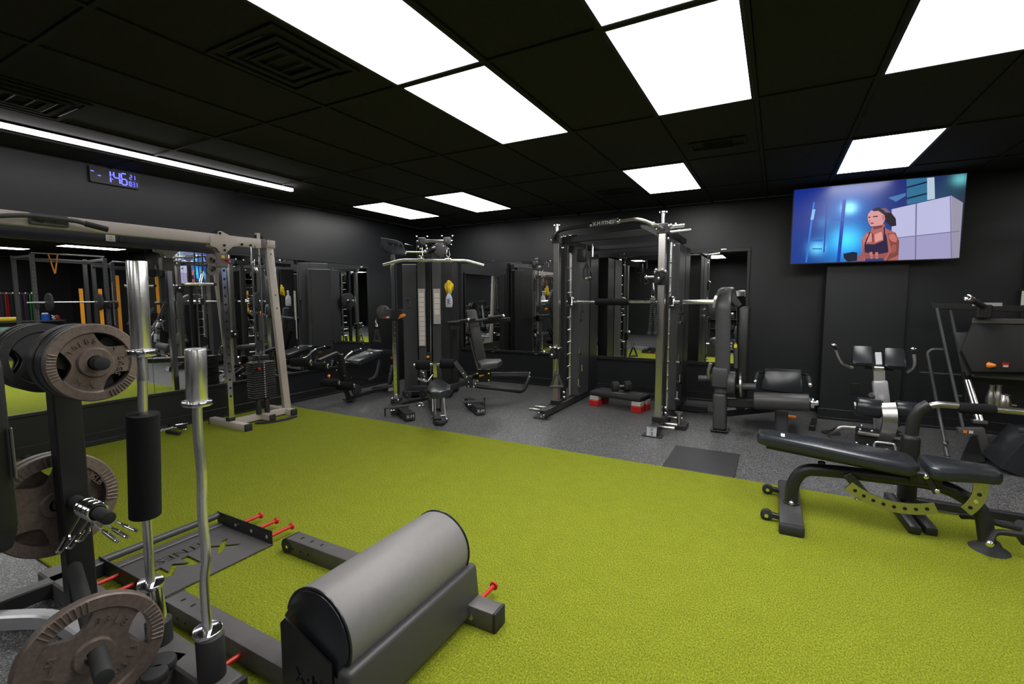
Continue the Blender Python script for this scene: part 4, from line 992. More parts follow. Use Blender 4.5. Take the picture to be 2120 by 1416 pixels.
t.part('wall_hook', G().tube([(-4.487, 5.092, 1.366), (-4.441, 5.119, 1.379), (-4.424, 5.116, 1.260), (-4.465, 5.093, 1.253)], .012, 8, fil=.02), 'blk')
# lat bar
t = Thing('lat_bar', 'wide brushed lat pulldown bar hanging from two clips', 'cable handle', (-3.764, 4.794, 1.833))
t.part('bar', G().tube([(-4.310, 4.488, 1.793), (-4.118, 4.600, 1.852), (-3.401, 4.995, 1.844), (-3.209, 5.095, 1.784)], .0185, 14, fil=.05), 'bright')
for x in (0, 1):
    c = V((-3.897, 4.723, 1.857)) if x == 0 else V((-3.602, 4.886, 1.857))
    t.part('clevis', G().cyl(c - RT * .035, c + RT * .035, .022, 14), 'bright'); t.part('clevis', G().cyl(c, c + UP * .04, .012, 10), 'bright')
    t.part('carabiner', G().tube([c + UP * .03, c + UP * .05 + RT * .022, c + UP * .14 + RT * .008, c + UP * .14 - RT * .008, c + UP * .05 - RT * .022], .005, 8, fil=.012, closed=True), 'chrome')
# strap handle hanging from the left pulley
t = Thing('strap_handle', 'black stirrup handle hanging by a clip left of the chrome post', 'cable handle', (-4.440, 4.494, 0.876))
t.part('carabiner', G().tube([(-4.467, 4.506, 1.134), (-4.470, 4.499, 1.085), (-4.446, 4.506, 1.023), (-4.467, 4.494, 1.023), (-4.476, 4.497, 1.097)], .005, 8, fil=.01), 'chrome')
t.part('strap', G().beam((-4.455, 4.497, 0.986), (-4.412, 4.507, 0.851), .004, .035, up=RT), 'rub'); t.part('strap', G().beam((-4.460, 4.494, 0.986), (-4.476, 4.471, 0.851), .004, .03, up=RT), 'rub')
t.part('grip', G().cyl((-4.487, 4.464, 0.839), (-4.400, 4.511, 0.826), .018, 12, bev=.004), 'rub')
# spray bottle and cloth
c = V((-3.897, 5.292, 1.260)); t = Thing('spray_bottle', 'clear spray bottle with blue print hanging on the lat tower', 'spray bottle', tuple(c))
t.part('bottle', G().lathe([(.001, 0), (.042, 0), (.046, .008), (.046, .12), (.036, .155), (.016, .185), (.014, .21), (.001, .21)], Matrix.Translation(c), 20, False), 'clear')
t.part('label', G().lathe([(.0465, .03), (.0468, .03), (.0468, .105), (.0465, .105)], Matrix.Translation(c), 20), 'paper')
g = G()
for k in range(7): g.obox(c + FW * .0465 + UP * (.045 + .011 * k) + RT * (.012 * math.sin(k * 2.2)), (.045 - .004 * (k % 3), .002, .006), FM @ Matrix.Rotation(.5 * math.sin(k * 1.7), 4, 'Y'), 0)
t.part('label_print', g, 'blue', kind='stuff')
t.part('trigger_head', G().cyl(c + UP * .20, c + UP * .235, .017, 12).obox(c + UP * .245 + RT * .02, (.08, .03, .028), FM, .006), 'paper')
def cloth(c, w, h, m, name, label, seed=3):
    random.seed(seed); bm = bmesh.new(); n = 14; R = []
    for j in range(n + 1):
        row = []
        for i in range(n + 1):
            u = i / n - .5; v = j / n
            x = u * w * (1 - .25 * v + .12 * math.sin(v * 5)); z = -v * h * (1 + .25 * math.sin(i * 1.3)) + .03 * math.cos(u * 5)
            y = .025 * math.sin(i * 1.15 + v * 3) * (0.3 + v) + .035 * math.cos(u * 3.1)
            row.append(bm.verts.new(c + RT * x + UP * z + FW * (y + .01)))
        R.append(row)
    for j in range(n):
        for i in range(n): bm.faces.new((R[j][i], R[j][i + 1], R[j + 1][i + 1], R[j + 1][i]))
    o = emit(name, bm, m, Matrix.Translation(-c), 2.5); o.location = c
    md = o.modifiers.new('t', 'SOLIDIFY'); md.thickness = .004
    props(o, label, 'cloth'); return o
cloth(V((-3.862, 5.254, 1.591)), .11, .13, 'yellow', 'cleaning_cloth', 'yellow cleaning cloth draped over the spray bottle on the lat tower')

# foot blocks in front of the tower
def foot_block(label, a, b, c1, c2):
    a = V(a); b = V(b); d = (b - a).normalized(); n = V((-d.y, d.x, 0)); t = Thing('foot_block', label, 'machine foot block', tuple(V((a.x, a.y, 0))), group=None)
    h = .085; z = V((0, 0, .012 + h / 2))
    A = V((a.x, a.y, 0)) + z; B = V((b.x, b.y, 0)) + z
    t.part('box_tube', G().beam(A, B, .11, h, bev=.005), 'blk')
    t.part('end_cap', G().beam(B - d * .002, B + d * .012, .114, h + .004, bev=.004), 'rub')
    t.part('lettering', G().text('X-M', .050, .001, frame(B + d * .0125, n * 1, UP)), 'paper')
    cA = V(c1); cB = V(c2)
    t.part('cross_plate', G().beam(cA, cB, .05, .02, bev=.003), 'char')
    t.part('cross_block', G().beam(mix(cA, cB, .25) - UP * .05, mix(cA, cB, .95) - UP * .05, .05, .08, bev=.004), 'blk')
    for p in (mix(cA, cB, .3), mix(cA, cB, .4)): t.part('bolt', G().ball(p - UP * .03 + FW * .04, .013), 'chrome')
    e = cA if label.startswith('left') else cB
    t.part('pin', G().cyl(e + UP * (.0 if e is cA else .05), e - UP * .095, .010, 10), 'blk')
foot_block('left black foot block marked X-M in front of the lat tower', (-4.031, 4.372, 0.000), (-3.561, 4.069, 0.000), (-3.931, 4.064, 0.110), (-3.790, 4.312, 0.110))
foot_block('right black foot block marked X-M between lat tower and smith machine', (-3.437, 5.057, 0.000), (-3.007, 4.675, 0.000), (-3.335, 4.771, 0.110), (-3.109, 4.924, 0.110))
t = Thing('floor_clips', 'small chrome clips lying on the floor beside the lat seat', 'barbell clip', (-3.996, 4.788, 0.000))
t.part('clip', G().tube([(-4.014, 4.677, 0.020), (-4.054, 4.819, 0.020), (-3.931, 4.786, 0.020), (-3.902, 4.674, 0.020)], .010, 8, fil=.02), 'bright')
t.part('clip', G().tube([(-3.934, 4.657, 0.020), (-3.887, 4.714, 0.020), (-3.962, 4.835, 0.020)], .009, 8, fil=.02), 'bright')

# ------------------------------------------------------------ chest press station right of the tower
t = Thing('chest_press', 'black seated chest press station beside the lat tower', 'weight machine', (-3.777, 5.945, 0.000))
t.part('back_pad', G().prism([(-3.699, 5.397, 1.220), (-3.596, 5.455, 1.233), (-3.572, 5.465, 1.200), (-3.431, 5.479, 0.572), (-3.452, 5.463, 0.532), (-3.521, 5.424, 0.526), (-3.551, 5.411, 0.552)], .09, FW + V((.2, .1, 0)), .016), 'gpad2', label='tall dark grey back pad')
g = G(); g.beam(V((-3.616, 5.339, 0.989)), V((-3.492, 5.411, 1.027)), .004, .006); t.part('pad_seam', g, 'pad')
t.part('seat', G().prism([(-3.322, 5.107, 0.550), (-3.347, 5.309, 0.550), (-3.150, 5.414, 0.550), (-3.043, 5.255, 0.550), (-2.984, 5.034, 0.550), (-3.101, 4.830, 0.550)], .07, (0, 0, 1), .014), 'gpad2')
t.part('seat_box', fbox(G(), (-3.474, 5.326, 0.436), (-3.308, 5.400, 0.262), .14, .006), 'blk')
t.part('pull_knob', G().cyl((-3.361, 5.198, 0.365), (-3.306, 5.229, 0.377), .016, 12, r2=.008), 'orange')
for p in ((-3.390, 5.197, 0.401), (-3.257, 5.270, 0.401), (-3.380, 5.192, 0.307), (-3.253, 5.263, 0.313)): t.part('bolt', G().bolt(p, FW, .013, .008), 'chrome')
t.part('rear_tube', G().beam((-3.427, 5.571, 0.333), (-3.027, 5.962, 0.315), .05, .055), 'char')
t.part('rear_foot', G().tube([(-3.010, 5.973, 0.336), (-2.996, 5.915, 0.249), (-2.974, 5.683, 0.106), (-3.054, 5.529, 0.151), (-3.416, 5.166, 0.238)], .027, 12, fil=.12, nf=8), 'blk')
t.part('frame_tube', G().beam((-3.563, 4.947, 0.573), (-3.418, 5.057, 0.312), .05, .055), 'char')
t.part('frame_tube', G().beam((-3.581, 4.790, 0.259), (-3.429, 5.051, 0.305), .055, .06), 'blk')
t.part('frame_tube', G().beam((-3.448, 5.102, 0.353), (-3.459, 5.326, 0.359), .05, .05), 'blk')
t.part('joint_plate', fbox(G(), (-3.442, 5.017, 0.385), (-3.366, 5.044, 0.237), .09, .004), 'blk')
for p in ((-3.465, 4.986, 0.425), (-3.425, 5.003, 0.376), (-3.401, 5.010, 0.314), (-3.399, 5.005, 0.259), (-3.339, 5.038, 0.253), (-3.324, 5.050, 0.289), (-2.943, 5.840, 0.352), (-2.941, 5.836, 0.299)): t.part('bolt', G().ball(p, .012), 'chrome')
t.part('press_arm', G().tube([(-3.959, 5.350, 1.046), (-3.721, 5.312, 1.066), (-3.435, 5.300, 1.085), (-3.165, 5.224, 1.124), (-2.986, 5.210, 1.152)], .022, 12, fil=.05), 'char')
t.part('press_handle', G().cyl((-3.583, 5.103, 1.084), (-3.387, 5.158, 1.117), .021, 12, bev=.004), 'rub')
t.part('press_handle', G().cyl((-3.219, 5.194, 1.125), (-2.992, 5.208, 1.158), .021, 12, bev=.004), 'rub')
for p in ((-3.457, 5.106, 1.105), (-2.992, 5.208, 1.158)): t.part('grip_cap', G().ball(p, .022), 'chrome')
t.part('press_arm', G().beam((-3.964, 5.400, 0.996), (-3.847, 5.467, 1.016), .09, .11), 'blk')
t.part('press_arm', G().beam((-3.378, 5.329, 1.059), (-2.994, 5.374, 1.109), .03, .05), 'blk')
t.part('back_frame', G().beam((-3.676, 5.485, 0.832), (-3.463, 5.428, 0.251), .05, .06, up=FW), 'blk')
# ------------------------------------------------------------ smith machine
SL, SR = -2.30, -1.03
t = Thing('smith_machine', 'black and chrome smith machine with cables in front of the wall mirror', 'weight machine', (-1.66, 5.6, 0))
def side(X, s_, yp):
    """X of the side frame, s_ = +1 outward to the right; yp = Y of the chrome post"""
    t.part('base_tube', G().beam((X, 4.86 if s_ < 0 else 4.74, .06), (X, 6.55, .06), .085, .08, bev=.005), 'blk')
    t.part('base_shoe', G().box((X - .10, (4.84 if s_ < 0 else 4.72), 0), (X + .10, (4.95 if s_ < 0 else 4.83), .012), .004), 'blk')
    t.part('chrome_post', G().box((X - .036, yp - .036, .10), (X + .036, yp + .036, 2.06), .005), 'satin', label='brushed square steel post')
    t.part('post_shoe', G().box((X - .055, yp - .055, .10), (X + .055, yp + .055, .15), .004), 'blk')
    t.part('rear_upright', G().box((X - .028, yp + .18, .10), (X + .028, yp + .24, 2.05), .004), 'blk')
    t.part('guide_rod', G().cyl((X, yp + .43, .13), (X, yp + .43, 1.98), .0175, 14), 'bright')
    t.part('stack_shroud', G().box((X - .075, yp + .55, .10), (X + .075, yp + .93, 1.98), .006), 'char')
    t.part('stack_shroud', G().box((X - .075, yp + .97, .10), (X + .075, yp + 1.28, 1.98), .006), 'blk')
    for k in range(10):
        z = .36 + .155 * k
        t.part('catch_peg', G().cyl((X + .012, yp + .30, z), (X + .012, yp + .44, z), .0095, 8), 'bright')
    t.part('top_tube', G().beam((X, yp - .06, 2.07), (X, yp + 1.25, 2.07), .06, .06), 'blk')
side(SL, -1, 5.28); side(SR, 1, 5.02)
t.part('rear_cross_tube', G().beam((SL, 6.5, .06), (SR, 6.5, .06), .06, .07), 'blk')
t.part('rear_cross_tube', G().beam((SL, 6.4, 2.06), (SR, 6.2, 2.06), .06, .06), 'blk')
t.part('side_foot', G().beam((SR + .04, 6.05, .05), (SR + .36, 6.05, .05), .09, .075), 'blk')
t.part('side_foot_plate', G().box((SR + .30, 5.98, 0), (SR + .42, 6.13, .012), .003), 'blk')
# top: front beam with lettering and pull-up bars
fa, fb = V((SL, 5.24, 2.10)), V((SR, 4.98, 2.10))
t.part('front_cross_tube', G().beam(mix(fa, fb, 0) - UP * .04 + V((0, .1, 0)), fb - UP * .04 + V((0, .1, 0)), .05, .07), 'blk')
pb = [(-2.264, 5.200, 2.080), (-2.216, 5.200, 2.126), (-2.100, 5.180, 2.138), (-1.937, 5.150, 2.128)]
t.part('pull_up_bar', G().tube([(SL, 5.2, 2.07), (SL + .07, 5.12, 2.14), (SL + .22, 5.08, 2.155), (-1.75, 5.0, 2.165)], .019, 12, fil=.07), 'blk')
t.part('pull_up_bar', G().tube([(-1.50, 4.94, 2.165), (-1.24, 4.88, 2.165), (-1.10, 4.90, 2.10), (SR, 4.97, 2.07)], .019, 12, fil=.07), 'satin')
for c in ((-1.78, 5.0, 2.165), (-1.46, 4.935, 2.165), (-1.10, 4.90, 2.10)): t.part('bar_clamp', G().cyl(off(c, -.012), off(c, .012), .027, 14), 'chrome')
na, nb = V((-1.77, 5.0, 2.165)), V((-1.47, 4.935, 2.165)); nd = (nb - na).normalized()
t.part('name_plate', G().beam(na, nb, .02, .075, bev=.004), 'blk')
t.part('lettering', G().text('X-M FITNESS', .052, .0015, frame((na + nb) / 2 + V((nd.y, -nd.x, 0)) * .0115, nd, UP), .95), 'paper')
t.part('corner_gusset', G().prism([(SR, 4.99, 2.10), (SR - .22, 4.99, 2.12), (SR - .22, 4.99, 2.10), (SR, 4.99, 1.97)], .01, (0, 1, 0)), 'char')
# crowded bolts and knobs on the two post heads
for X, yp, hgt in ((SL, 5.28, 2.06), (SR, 5.02, 2.06)):
    t.part('post_head', G().box((X - .055, yp - .05, 2.02), (X + .055, yp + .05, 2.12), .006), 'char')
    t.part('head_pin', G().cyl((X, yp, 2.12), (X, yp, 2.23), .018, 12).cyl((X, yp, 2.225), (X, yp, 2.24), .045, 14), 'chrome')
    for d in ((.055, -.02, 2.09), (-.055, -.03, 2.06), (.06, .08, 2.11), (.09, .18, 2.13), (.05, .30, 2.12), (-.04, .25, 2.11), (.08, .40, 2.09), (.06, .55, 2.10), (.03, .1, 1.98), (.05, .33, 1.93)):
        t.part('bolt', G().ball((X + d[0], yp + d[1], d[2]), .017, seg=10), 'chrome')
    t.part('head_rod', G().cyl((X - .02, yp + .12, 2.10), (X + .17, yp + .20, 2.12), .015, 12), 'chrome')
    t.part('head_rod', G().cyl((X + .0, yp + .22, 2.06), (X + .22, yp + .30, 2.08), .013, 12), 'chrome')
    t.part('pulley_wheel', wheel((X, yp + .60, 2.14), .055, (1, 0, 0)), 'rub')
# bar on the guide rods
bz, by = 1.333, 5.58
t.part('smith_bar', G().cyl((-2.42, 5.70, bz), (-.92, 5.44, bz), .0165, 16), 'bright')
bd = (V((-.92, 5.44, 0)) - V((-2.42, 5.70, 0))).normalized()
B0 = V((-2.42, 5.70, bz))
def along(d): return B0 + bd * d
t.part('bar_sleeve', G().cyl(along(-.30), along(-.02), .026, 20, bev=.003), 'bright')
t.part('bar_sleeve', G().cyl(along(1.56), along(1.98), .026, 20, bev=.003), 'bright')
t.part('foam_pad', G().cyl(along(.50), along(.93), .040, 20, bev=.006), 'foam')
for d in (.14, 1.42):
    t.part('bar_carriage', G().obox(along(d), (.07, .08, .13), None, .008), 'blk')
    t.part('bar_hook', G().tube([along(d + .05) + V((0, -.03, .04)), along(d + .05) + V((0, -.07, .05)), along(d + .05) + V((0, -.08, -.02))], .010, 8, fil=.02), 'chrome')
    for q in (-.04, .05): t.part('bolt', G().ball(along(d) + V((.03, -.04, q)), .014), 'chrome')
# cable carriages, lower pulleys, plate pegs
def carriage(X, yp, z):
    t.part('carriage', G().box((X - .055, yp - .06, z - .07), (X + .055, yp + .055, z + .07), .006), 'blk')
    t.part('carriage_pulley', wheel((X - .01, yp - .10, z), .05, (.5, 1, 0)), 'rub')
    t.part('pin_knob', G().cyl((X - .06, yp - .03, z + .01), (X - .14, yp - .05, z + .01), .012, 10).ball((X - .14, yp - .05, z + .01), .020), 'chrome')
    for d in ((-.05, -.06, .06), (.05, -.06, .06), (.03, -.12, .075), (-.03, -.12, .075), (.0, -.14, -.01)): t.part('bolt', G().ball((X + d[0], yp + d[1], z + d[2]), .016, seg=10), 'chrome')
carriage(SR - .005, 5.02, 1.58); carriage(SL + .0, 5.28, .72)
for X, yp in ((SL, 5.28), (SR, 5.02)):
    for z in (.16, .22): t.part('bolt', G().ball((X + .05, yp + .12, z), .018, seg=10), 'chrome')
    for dy, z in ((.5, .25), (.62, .42), (.56, 1.10), (.60, 1.20), (.52, .66)):
        t.part('adjuster', G().cyl((X + .08, yp + dy, z), (X + .12, yp + dy - .03, z), .014, 10), 'chrome')
        t.part('adjuster', G().cyl((X + .10, yp + dy - .02, z), (X + .10, yp + dy - .02, z + .09), .008, 8), 'chrome')
for k, y in enumerate((4.95, 5.10)):
    t.part('band_peg', G().cyl((SL - .04, y, .075), (SL - .20, y, .075), .018, 12, bev=.003), 'satin')
for k, y in enumerate((4.90, 5.05, 5.35)):
    t.part('band_peg', G().cyl((SR + .04, y, .07), (SR + .19, y, .07), .018, 12, bev=.003), 'satin')
t.part('landmine_socket', G().box((SR + .14, 5.12, .0), (SR + .26, 5.32, .05), .004), 'blk')
t.part('landmine_socket', G().cyl((SR + .18, 5.18, .05), (SR + .18, 5.18, .17), .022, 12).cyl((SR + .18, 5.18, .165), (SR + .18, 5.18, .18), .045, 14), 'satin')
t.part('foot_plate_left', G().box((SL - .24, 5.22, .06), (SL - .06, 5.42, .068), .002), 'blk', label='black ribbed foot plate')
t.part('foot_plate_box', G().box((SL - .17, 5.12, .02), (SL - .05, 5.28, .10), .004), 'blk')
for d in ((-.03, 4.855, .07), (.03, 4.855, .05), (.0, 4.855, .03)): t.part('bolt', G().ball((SL + d[0], d[1], d[2]), .010), 'chrome')
t.part('nose_plate', G().prism([(SL - .044, 4.845, .015), (SL + .044, 4.845, .015), (SL + .044, 4.88, .10), (SL - .044, 4.88, .10)], .006), 'char')
t.part('nose_plate', G().prism([(SR - .050, 4.725, .012), (SR + .045, 4.725, .012), (SR + .045, 4.745, .10), (SR - .050, 4.745, .10)], .006), 'silverpaint', label='silver nose plate marked X-M')
t.part('lettering', G().text('X-M', .040, .001, frame((SR - .002, 4.730, .055), (0, -.2, -1), (1, 0, 0))), 'dark')
# left arm pulley with straps inside the frame
t.part('inner_arm', G().beam((SL + .05, 5.55, 1.98), (SL + .25, 5.45, 1.93), .05, .09), 'blk')
t.part('inner_pulley', G().obox((SL + .26, 5.42, 1.88), (.11, .09, .15), None, .012, 2), 'blk')
t.part('inner_hook', G().tube([(SL + .38, 5.45, 2.02), (SL + .38, 5.45, 1.86)], .013, 10), 'chrome')

t = Thing('strap_handle', 'pair of black suspension straps hanging inside the left of the smith machine', 'cable handle', (-1.974, 5.420, 1.788))
t.part('strap', G().cyl((-1.989, 5.420, 2.014), (-1.980, 5.420, 1.788), .008, 8), 'rub')
t.part('strap_loop', G().tube([(-1.980, 5.420, 1.788), (-2.027, 5.420, 1.705), (-2.014, 5.420, 1.608), (-1.966, 5.420, 1.624), (-1.973, 5.420, 1.760)], .012, 8, fil=.02), 'rub')
t.part('strap_loop', G().tube([(-1.967, 5.400, 1.786), (-1.918, 5.400, 1.689), (-1.899, 5.400, 1.621), (-1.946, 5.400, 1.589), (-1.976, 5.400, 1.612)], .010, 8, fil=.02), 'rub')
t.part('grip', G().cyl((-1.975, 5.380, 1.600), (-1.910, 5.380, 1.626), .017, 12, bev=.003), 'satin')
t = Thing('strap_handle', 'black stirrup handle hanging from the low carriage of the smith machine', 'cable handle', (-2.200, 5.050, 0.413))
t.part('carabiner', G().tube([(-2.223, 5.100, 0.677), (-2.235, 5.100, 0.603), (-2.241, 5.100, 0.517), (-2.198, 5.100, 0.514), (-2.204, 5.100, 0.593)], .0055, 8, fil=.012), 'chrome')
t.part('strap', G().beam((-2.219, 5.080, 0.504), (-2.280, 5.080, 0.344), .005, .03, up=(1, 0, 0)), 'char')
t.part('strap', G().beam((-2.201, 5.080, 0.505), (-2.139, 5.080, 0.357), .005, .03, up=(1, 0, 0)), 'char')
t.part('grip', G().cyl((-2.292, 5.080, 0.337), (-2.127, 5.080, 0.358), .016, 12, bev=.004), 'char')
t = Thing('rope_handle', 'black braided triceps rope hanging from the right carriage of the smith machine', 'cable handle', (-1.077, 4.880, 1.169))
t.part('carabiner', G().tube([(-1.090, 4.900, 1.530), (-1.098, 4.900, 1.458), (-1.106, 4.900, 1.391), (-1.073, 4.900, 1.386), (-1.079, 4.900, 1.458)], .0055, 8, fil=.012, closed=True), 'chrome')
for a, b in (((-1.096, 4.900, 1.352), (-1.112, 4.900, 1.030)), ((-1.077, 4.900, 1.352), (-1.055, 4.900, 1.032))):
    g = G(); a = V(a); b = V(b)
    g.cyl(a, b, .013, 10)
    for k in range(16):
        c = mix(a, b, (k + .5) / 16); g.tube([c + V((.016 * math.cos(q), .016 * math.sin(q), .010 * q / PI - .01)) for q in (0, 1, 2, 3, 4, 5, 6)], .005, 6)
    t.part('rope', g, 'rub'); t.part('rope_end', G().cyl(b + UP * .01, b - UP * .03, .027, 14, bev=.006), 'rub')
t.part('ferrule', G().cyl((-1.096, 4.900, 1.381), (-1.095, 4.900, 1.333), .017, 10), 'satin'); t.part('ferrule', G().cyl((-1.077, 4.900, 1.381), (-1.076, 4.900, 1.333), .017, 10), 'satin')
t = Thing('weight_plate', 'thin black plate on the left sleeve of the smith bar', 'weight plate', tuple(along(-.06)))
t.part('disc', G().cyl(along(-.09), along(-.045), .185, 40, bev=.010), 'rub'); t.part('hub', G().cyl(along(-.095), along(-.04), .04, 20), 'chrome')

# ------------------------------------------------------------ aerobic step with dumbbell
t = Thing('aerobic_step', 'black aerobic step on red and grey risers under the smith bar', 'step platform', (-1.68, 5.85, 0))
sd = (V((-1.40, 5.74, 0)) - V((-2.00, 5.86, 0))).normalized(); sr = math.atan2(sd.y, sd.x)
c0 = V((-1.69, 5.87, .0))
t.part('platform', G().obox(c0 + UP * .165, (.70, .30, .065), sr, .022, 3), 'rub')
t.part('top_mat', G().obox(c0 + UP * .199, (.62, .25, .006), sr, .002), 'mattop')
sn = V((-sd.y, sd.x, 0))
for a in (-.29, .29):
    for b in (-.09, .09):
        t.part('riser', G().obox(c0 + sd * a + sn * b + UP * .105, (.12, .10, .055), sr, .006), 'outlet', label='grey riser block')
        t.part('riser', G().obox(c0 + sd * a + sn * b + UP * .0385, (.13, .11, .075), sr, .006), 'red', label='bright red riser block')
def hexhead(g, c, ax, r, L):
    c = V(c); ax = V(ax).normalized(); b = bmesh.new()
    bmesh.ops.create_cone(b, cap_ends=True, segments=6, radius1=r, radius2=r, depth=L)
    bmesh.ops.bevel(b, geom=b.edges[:], offset=.012, segments=2, profile=.5, affect='EDGES')
    return g._merge(b, Matrix.Translation(c) @ ax.to_track_quat('Z', 'Y').to_matrix().to_4x4())
def dumbbell(label, c, ax, r=.06, L=.08, gap=.075, group=None, hm='rub'):
    t = Thing('hex_dumbbell', label, 'dumbbell', c, group=group); ax = V(ax).normalized(); c = V(c)
    for s_ in (-1, 1): t.part('head', hexhead(G(), c + ax * s_ * gap, ax, r, L), hm)
    t.part('handle', G().cyl(c - ax * gap * .8, c + ax * gap * .8, .016, 14), 'satin'); return t
dumbbell('black hex dumbbell lying on top of the aerobic step', tuple(c0 + sd * .02 + UP * .272), (.75, .55, 0), .07, .085, .08)
single('sliding_disc', G().obox(c0 + sd * .05 - sn * .10 + UP * .206, (.20, .05, .008), sr, .003), 'satin', 'thin silver strip lying on the step in front of the dumbbell', 'strip', origin=tuple(c0 + UP * .206))

# ------------------------------------------------------------ leg extension machine
YL = 5.30
t = Thing('leg_extension', 'black leg extension machine with tall arched tower right of the smith machine', 'weight machine', (-.1, 5.4, 0))
t.part('tower', G().tube([(-0.452, 5.300, 0.408), (-0.471, 5.300, 1.336), (-0.478, 5.450, 1.420), (-0.466, 5.750, 1.438), (-0.459, 5.950, 1.348)], .06, fil=.10, prof=[(-.068, -.045), (-.045, -.06), (.045, -.06), (.068, -.045), (.068, .045), (.045, .06), (-.045, .06), (-.068, .045)], up=(0, 1, 0)), 'char', label='tall charcoal arched weight tower')
t.part('tower_base', G().beam((-0.471, 5.300, 0.406), (-0.462, 5.300, 0.020), .13, .15, up=(0, 1, 0), bev=.03, seg=3), 'char')
t.part('tower_joint', G().beam((-0.473, 5.280, 0.670), (-0.471, 5.280, 0.470), .15, .17, up=(0, 1, 0), bev=.02, seg=2), 'char')
t.part('tower_foot', G().obox(off((-0.462, 5.300, 0.015), 0, 0, .004), (.17, .20, .010), None, .004), 'blk')
t.part('shroud', G().box((-.335, 5.40, .22), (-.24, 5.92, 1.28), .02, 2), 'blk')
t.part('tower_arch', G().tube([(-0.553, 5.240, 1.277), (-0.539, 5.240, 1.394), (-0.492, 5.300, 1.438), (-0.436, 5.500, 1.430), (-0.346, 5.600, 1.293)], .012, fil=.06, prof=[(-.012, -.03), (.012, -.03), (.012, .03), (-.012, .03)], up=(0, 1, 0)), 'satin')
t.part('adjuster_rod', G().cyl((-0.346, 5.350, 0.869), (-0.338, 5.350, 0.660), .02, 10), 'char')
t.part('adjuster_label', G().box((-0.362, 5.330, 0.870), off((-0.332, 5.330, 0.906), 0, .01), .001), 'ylabel')
t.part('bolt', G().ball((-0.382, 5.250, 1.216), .016), 'chrome')
t.part('pivot_hub', G().cyl((-0.558, 5.300, 0.535), (-0.362, 5.300, 0.551), .075, 24, bev=.01), 'char')
t.part('pivot_axle', G().cyl((-0.686, 5.300, 0.535), (-0.535, 5.300, 0.542), .030, 16, bev=.004), 'char')
t.part('pivot_cam', G().cyl((-0.401, 5.300, 0.508), (-0.329, 5.300, 0.509), .12, 28, bev=.01), 'char')
t.part('chrome_cam', G().tube([(-0.571, 5.200, 0.554), (-0.582, 5.200, 0.623), (-0.562, 5.200, 0.714)], .018, 10, fil=.02), 'satin')
t.part('range_plate', G().cyl((-0.284, 5.250, 0.506), (-0.269, 5.250, 0.507), .125, 28), 'satin')
t.part('main_axle', G().cyl((-0.336, 5.350, 0.470), (-0.146, 5.350, 0.482), .035, 16), 'char')
t.part('frame_tube', G().beam((-0.412, 5.350, 0.296), (-0.032, 5.350, 0.321), .08, .09, bev=.012), 'blk')
t.part('frame_tube', G().beam((-0.427, 5.600, 0.129), (0.013, 5.800, 0.190), .06, .07), 'blk')
t.part('seat', G().prism([(-0.144, 5.450, 0.340), (0.309, 5.450, 0.347), (0.332, 5.900, 0.304), (-0.182, 5.900, 0.296)], .09, (0, 0, 1), .02), 'pad')
t.part('leg_roller', G().cyl((-0.159, 5.220, 0.367), (0.311, 5.220, 0.391), .083, 28, bev=.018), 'gpad2', label='wide dark grey padded roller')
t.part('roller_cap', G().cyl((0.315, 5.220, 0.392), (0.349, 5.220, 0.395), .05, 18, bev=.008).cyl((0.342, 5.220, 0.395), (0.384, 5.220, 0.399), .025, 12, bev=.006), 'chrome')
bk = [(-0.077, 5.750, 0.616), (0.259, 5.750, 0.624), (0.284, 5.700, 0.407), (0.251, 5.700, 0.384), (-0.095, 5.700, 0.392), (-0.119, 5.700, 0.422)]
t.part('back_pad', G().prism(bk, .09, (0, -1, .1), .022), 'pad', label='large black leather back pad')
t.part('back_frame', G().prism([off(p, .0, .07) for p in bk], .03, (0, -1, .1), .01), 'blk')
t.part('back_post', G().beam((0.088, 5.900, 0.577), (0.098, 5.950, 0.142), .07, .08, up=(0, 1, 0)), 'blk')
for a, b in (((-0.160, 5.450, 0.519), (-0.143, 5.500, 0.604)), ((0.321, 5.450, 0.526), (0.308, 5.500, 0.599))):
    t.part('side_handle', G().cyl(a, b, .020, 12, bev=.004), 'rub'); t.part('grip_cap', G().ball(a, .024), 'chrome')
t.part('handle_arm', G().tube([(-0.143, 5.500, 0.604), (-0.116, 5.700, 0.589), (-0.049, 5.800, 0.570)], .014, 10, fil=.05), 'blk')
t.part('handle_arm', G().tube([(0.308, 5.500, 0.599), (0.301, 5.700, 0.594), (0.242, 5.800, 0.576)], .014, 10, fil=.05), 'blk')
t.part('front_post', G().beam((0.088, 5.400, 0.279), (0.098, 5.400, 0.025), .12, .13, up=(0, 1, 0), bev=.03, seg=3), 'char')
t.part('front_foot', G().obox(off((0.099, 5.400, 0.015), 0, 0, .004), (.15, .17, .010), None, .004), 'blk')
t.part('pull_knob', G().cyl((0.144, 5.350, 0.214), (0.214, 5.350, 0.212), .016, 12, bev=.004), 'orange')
t.part('rear_foot', G().beam((.38, 5.75, .03), (.42, 6.15, .03), .05, .05), 'blk')
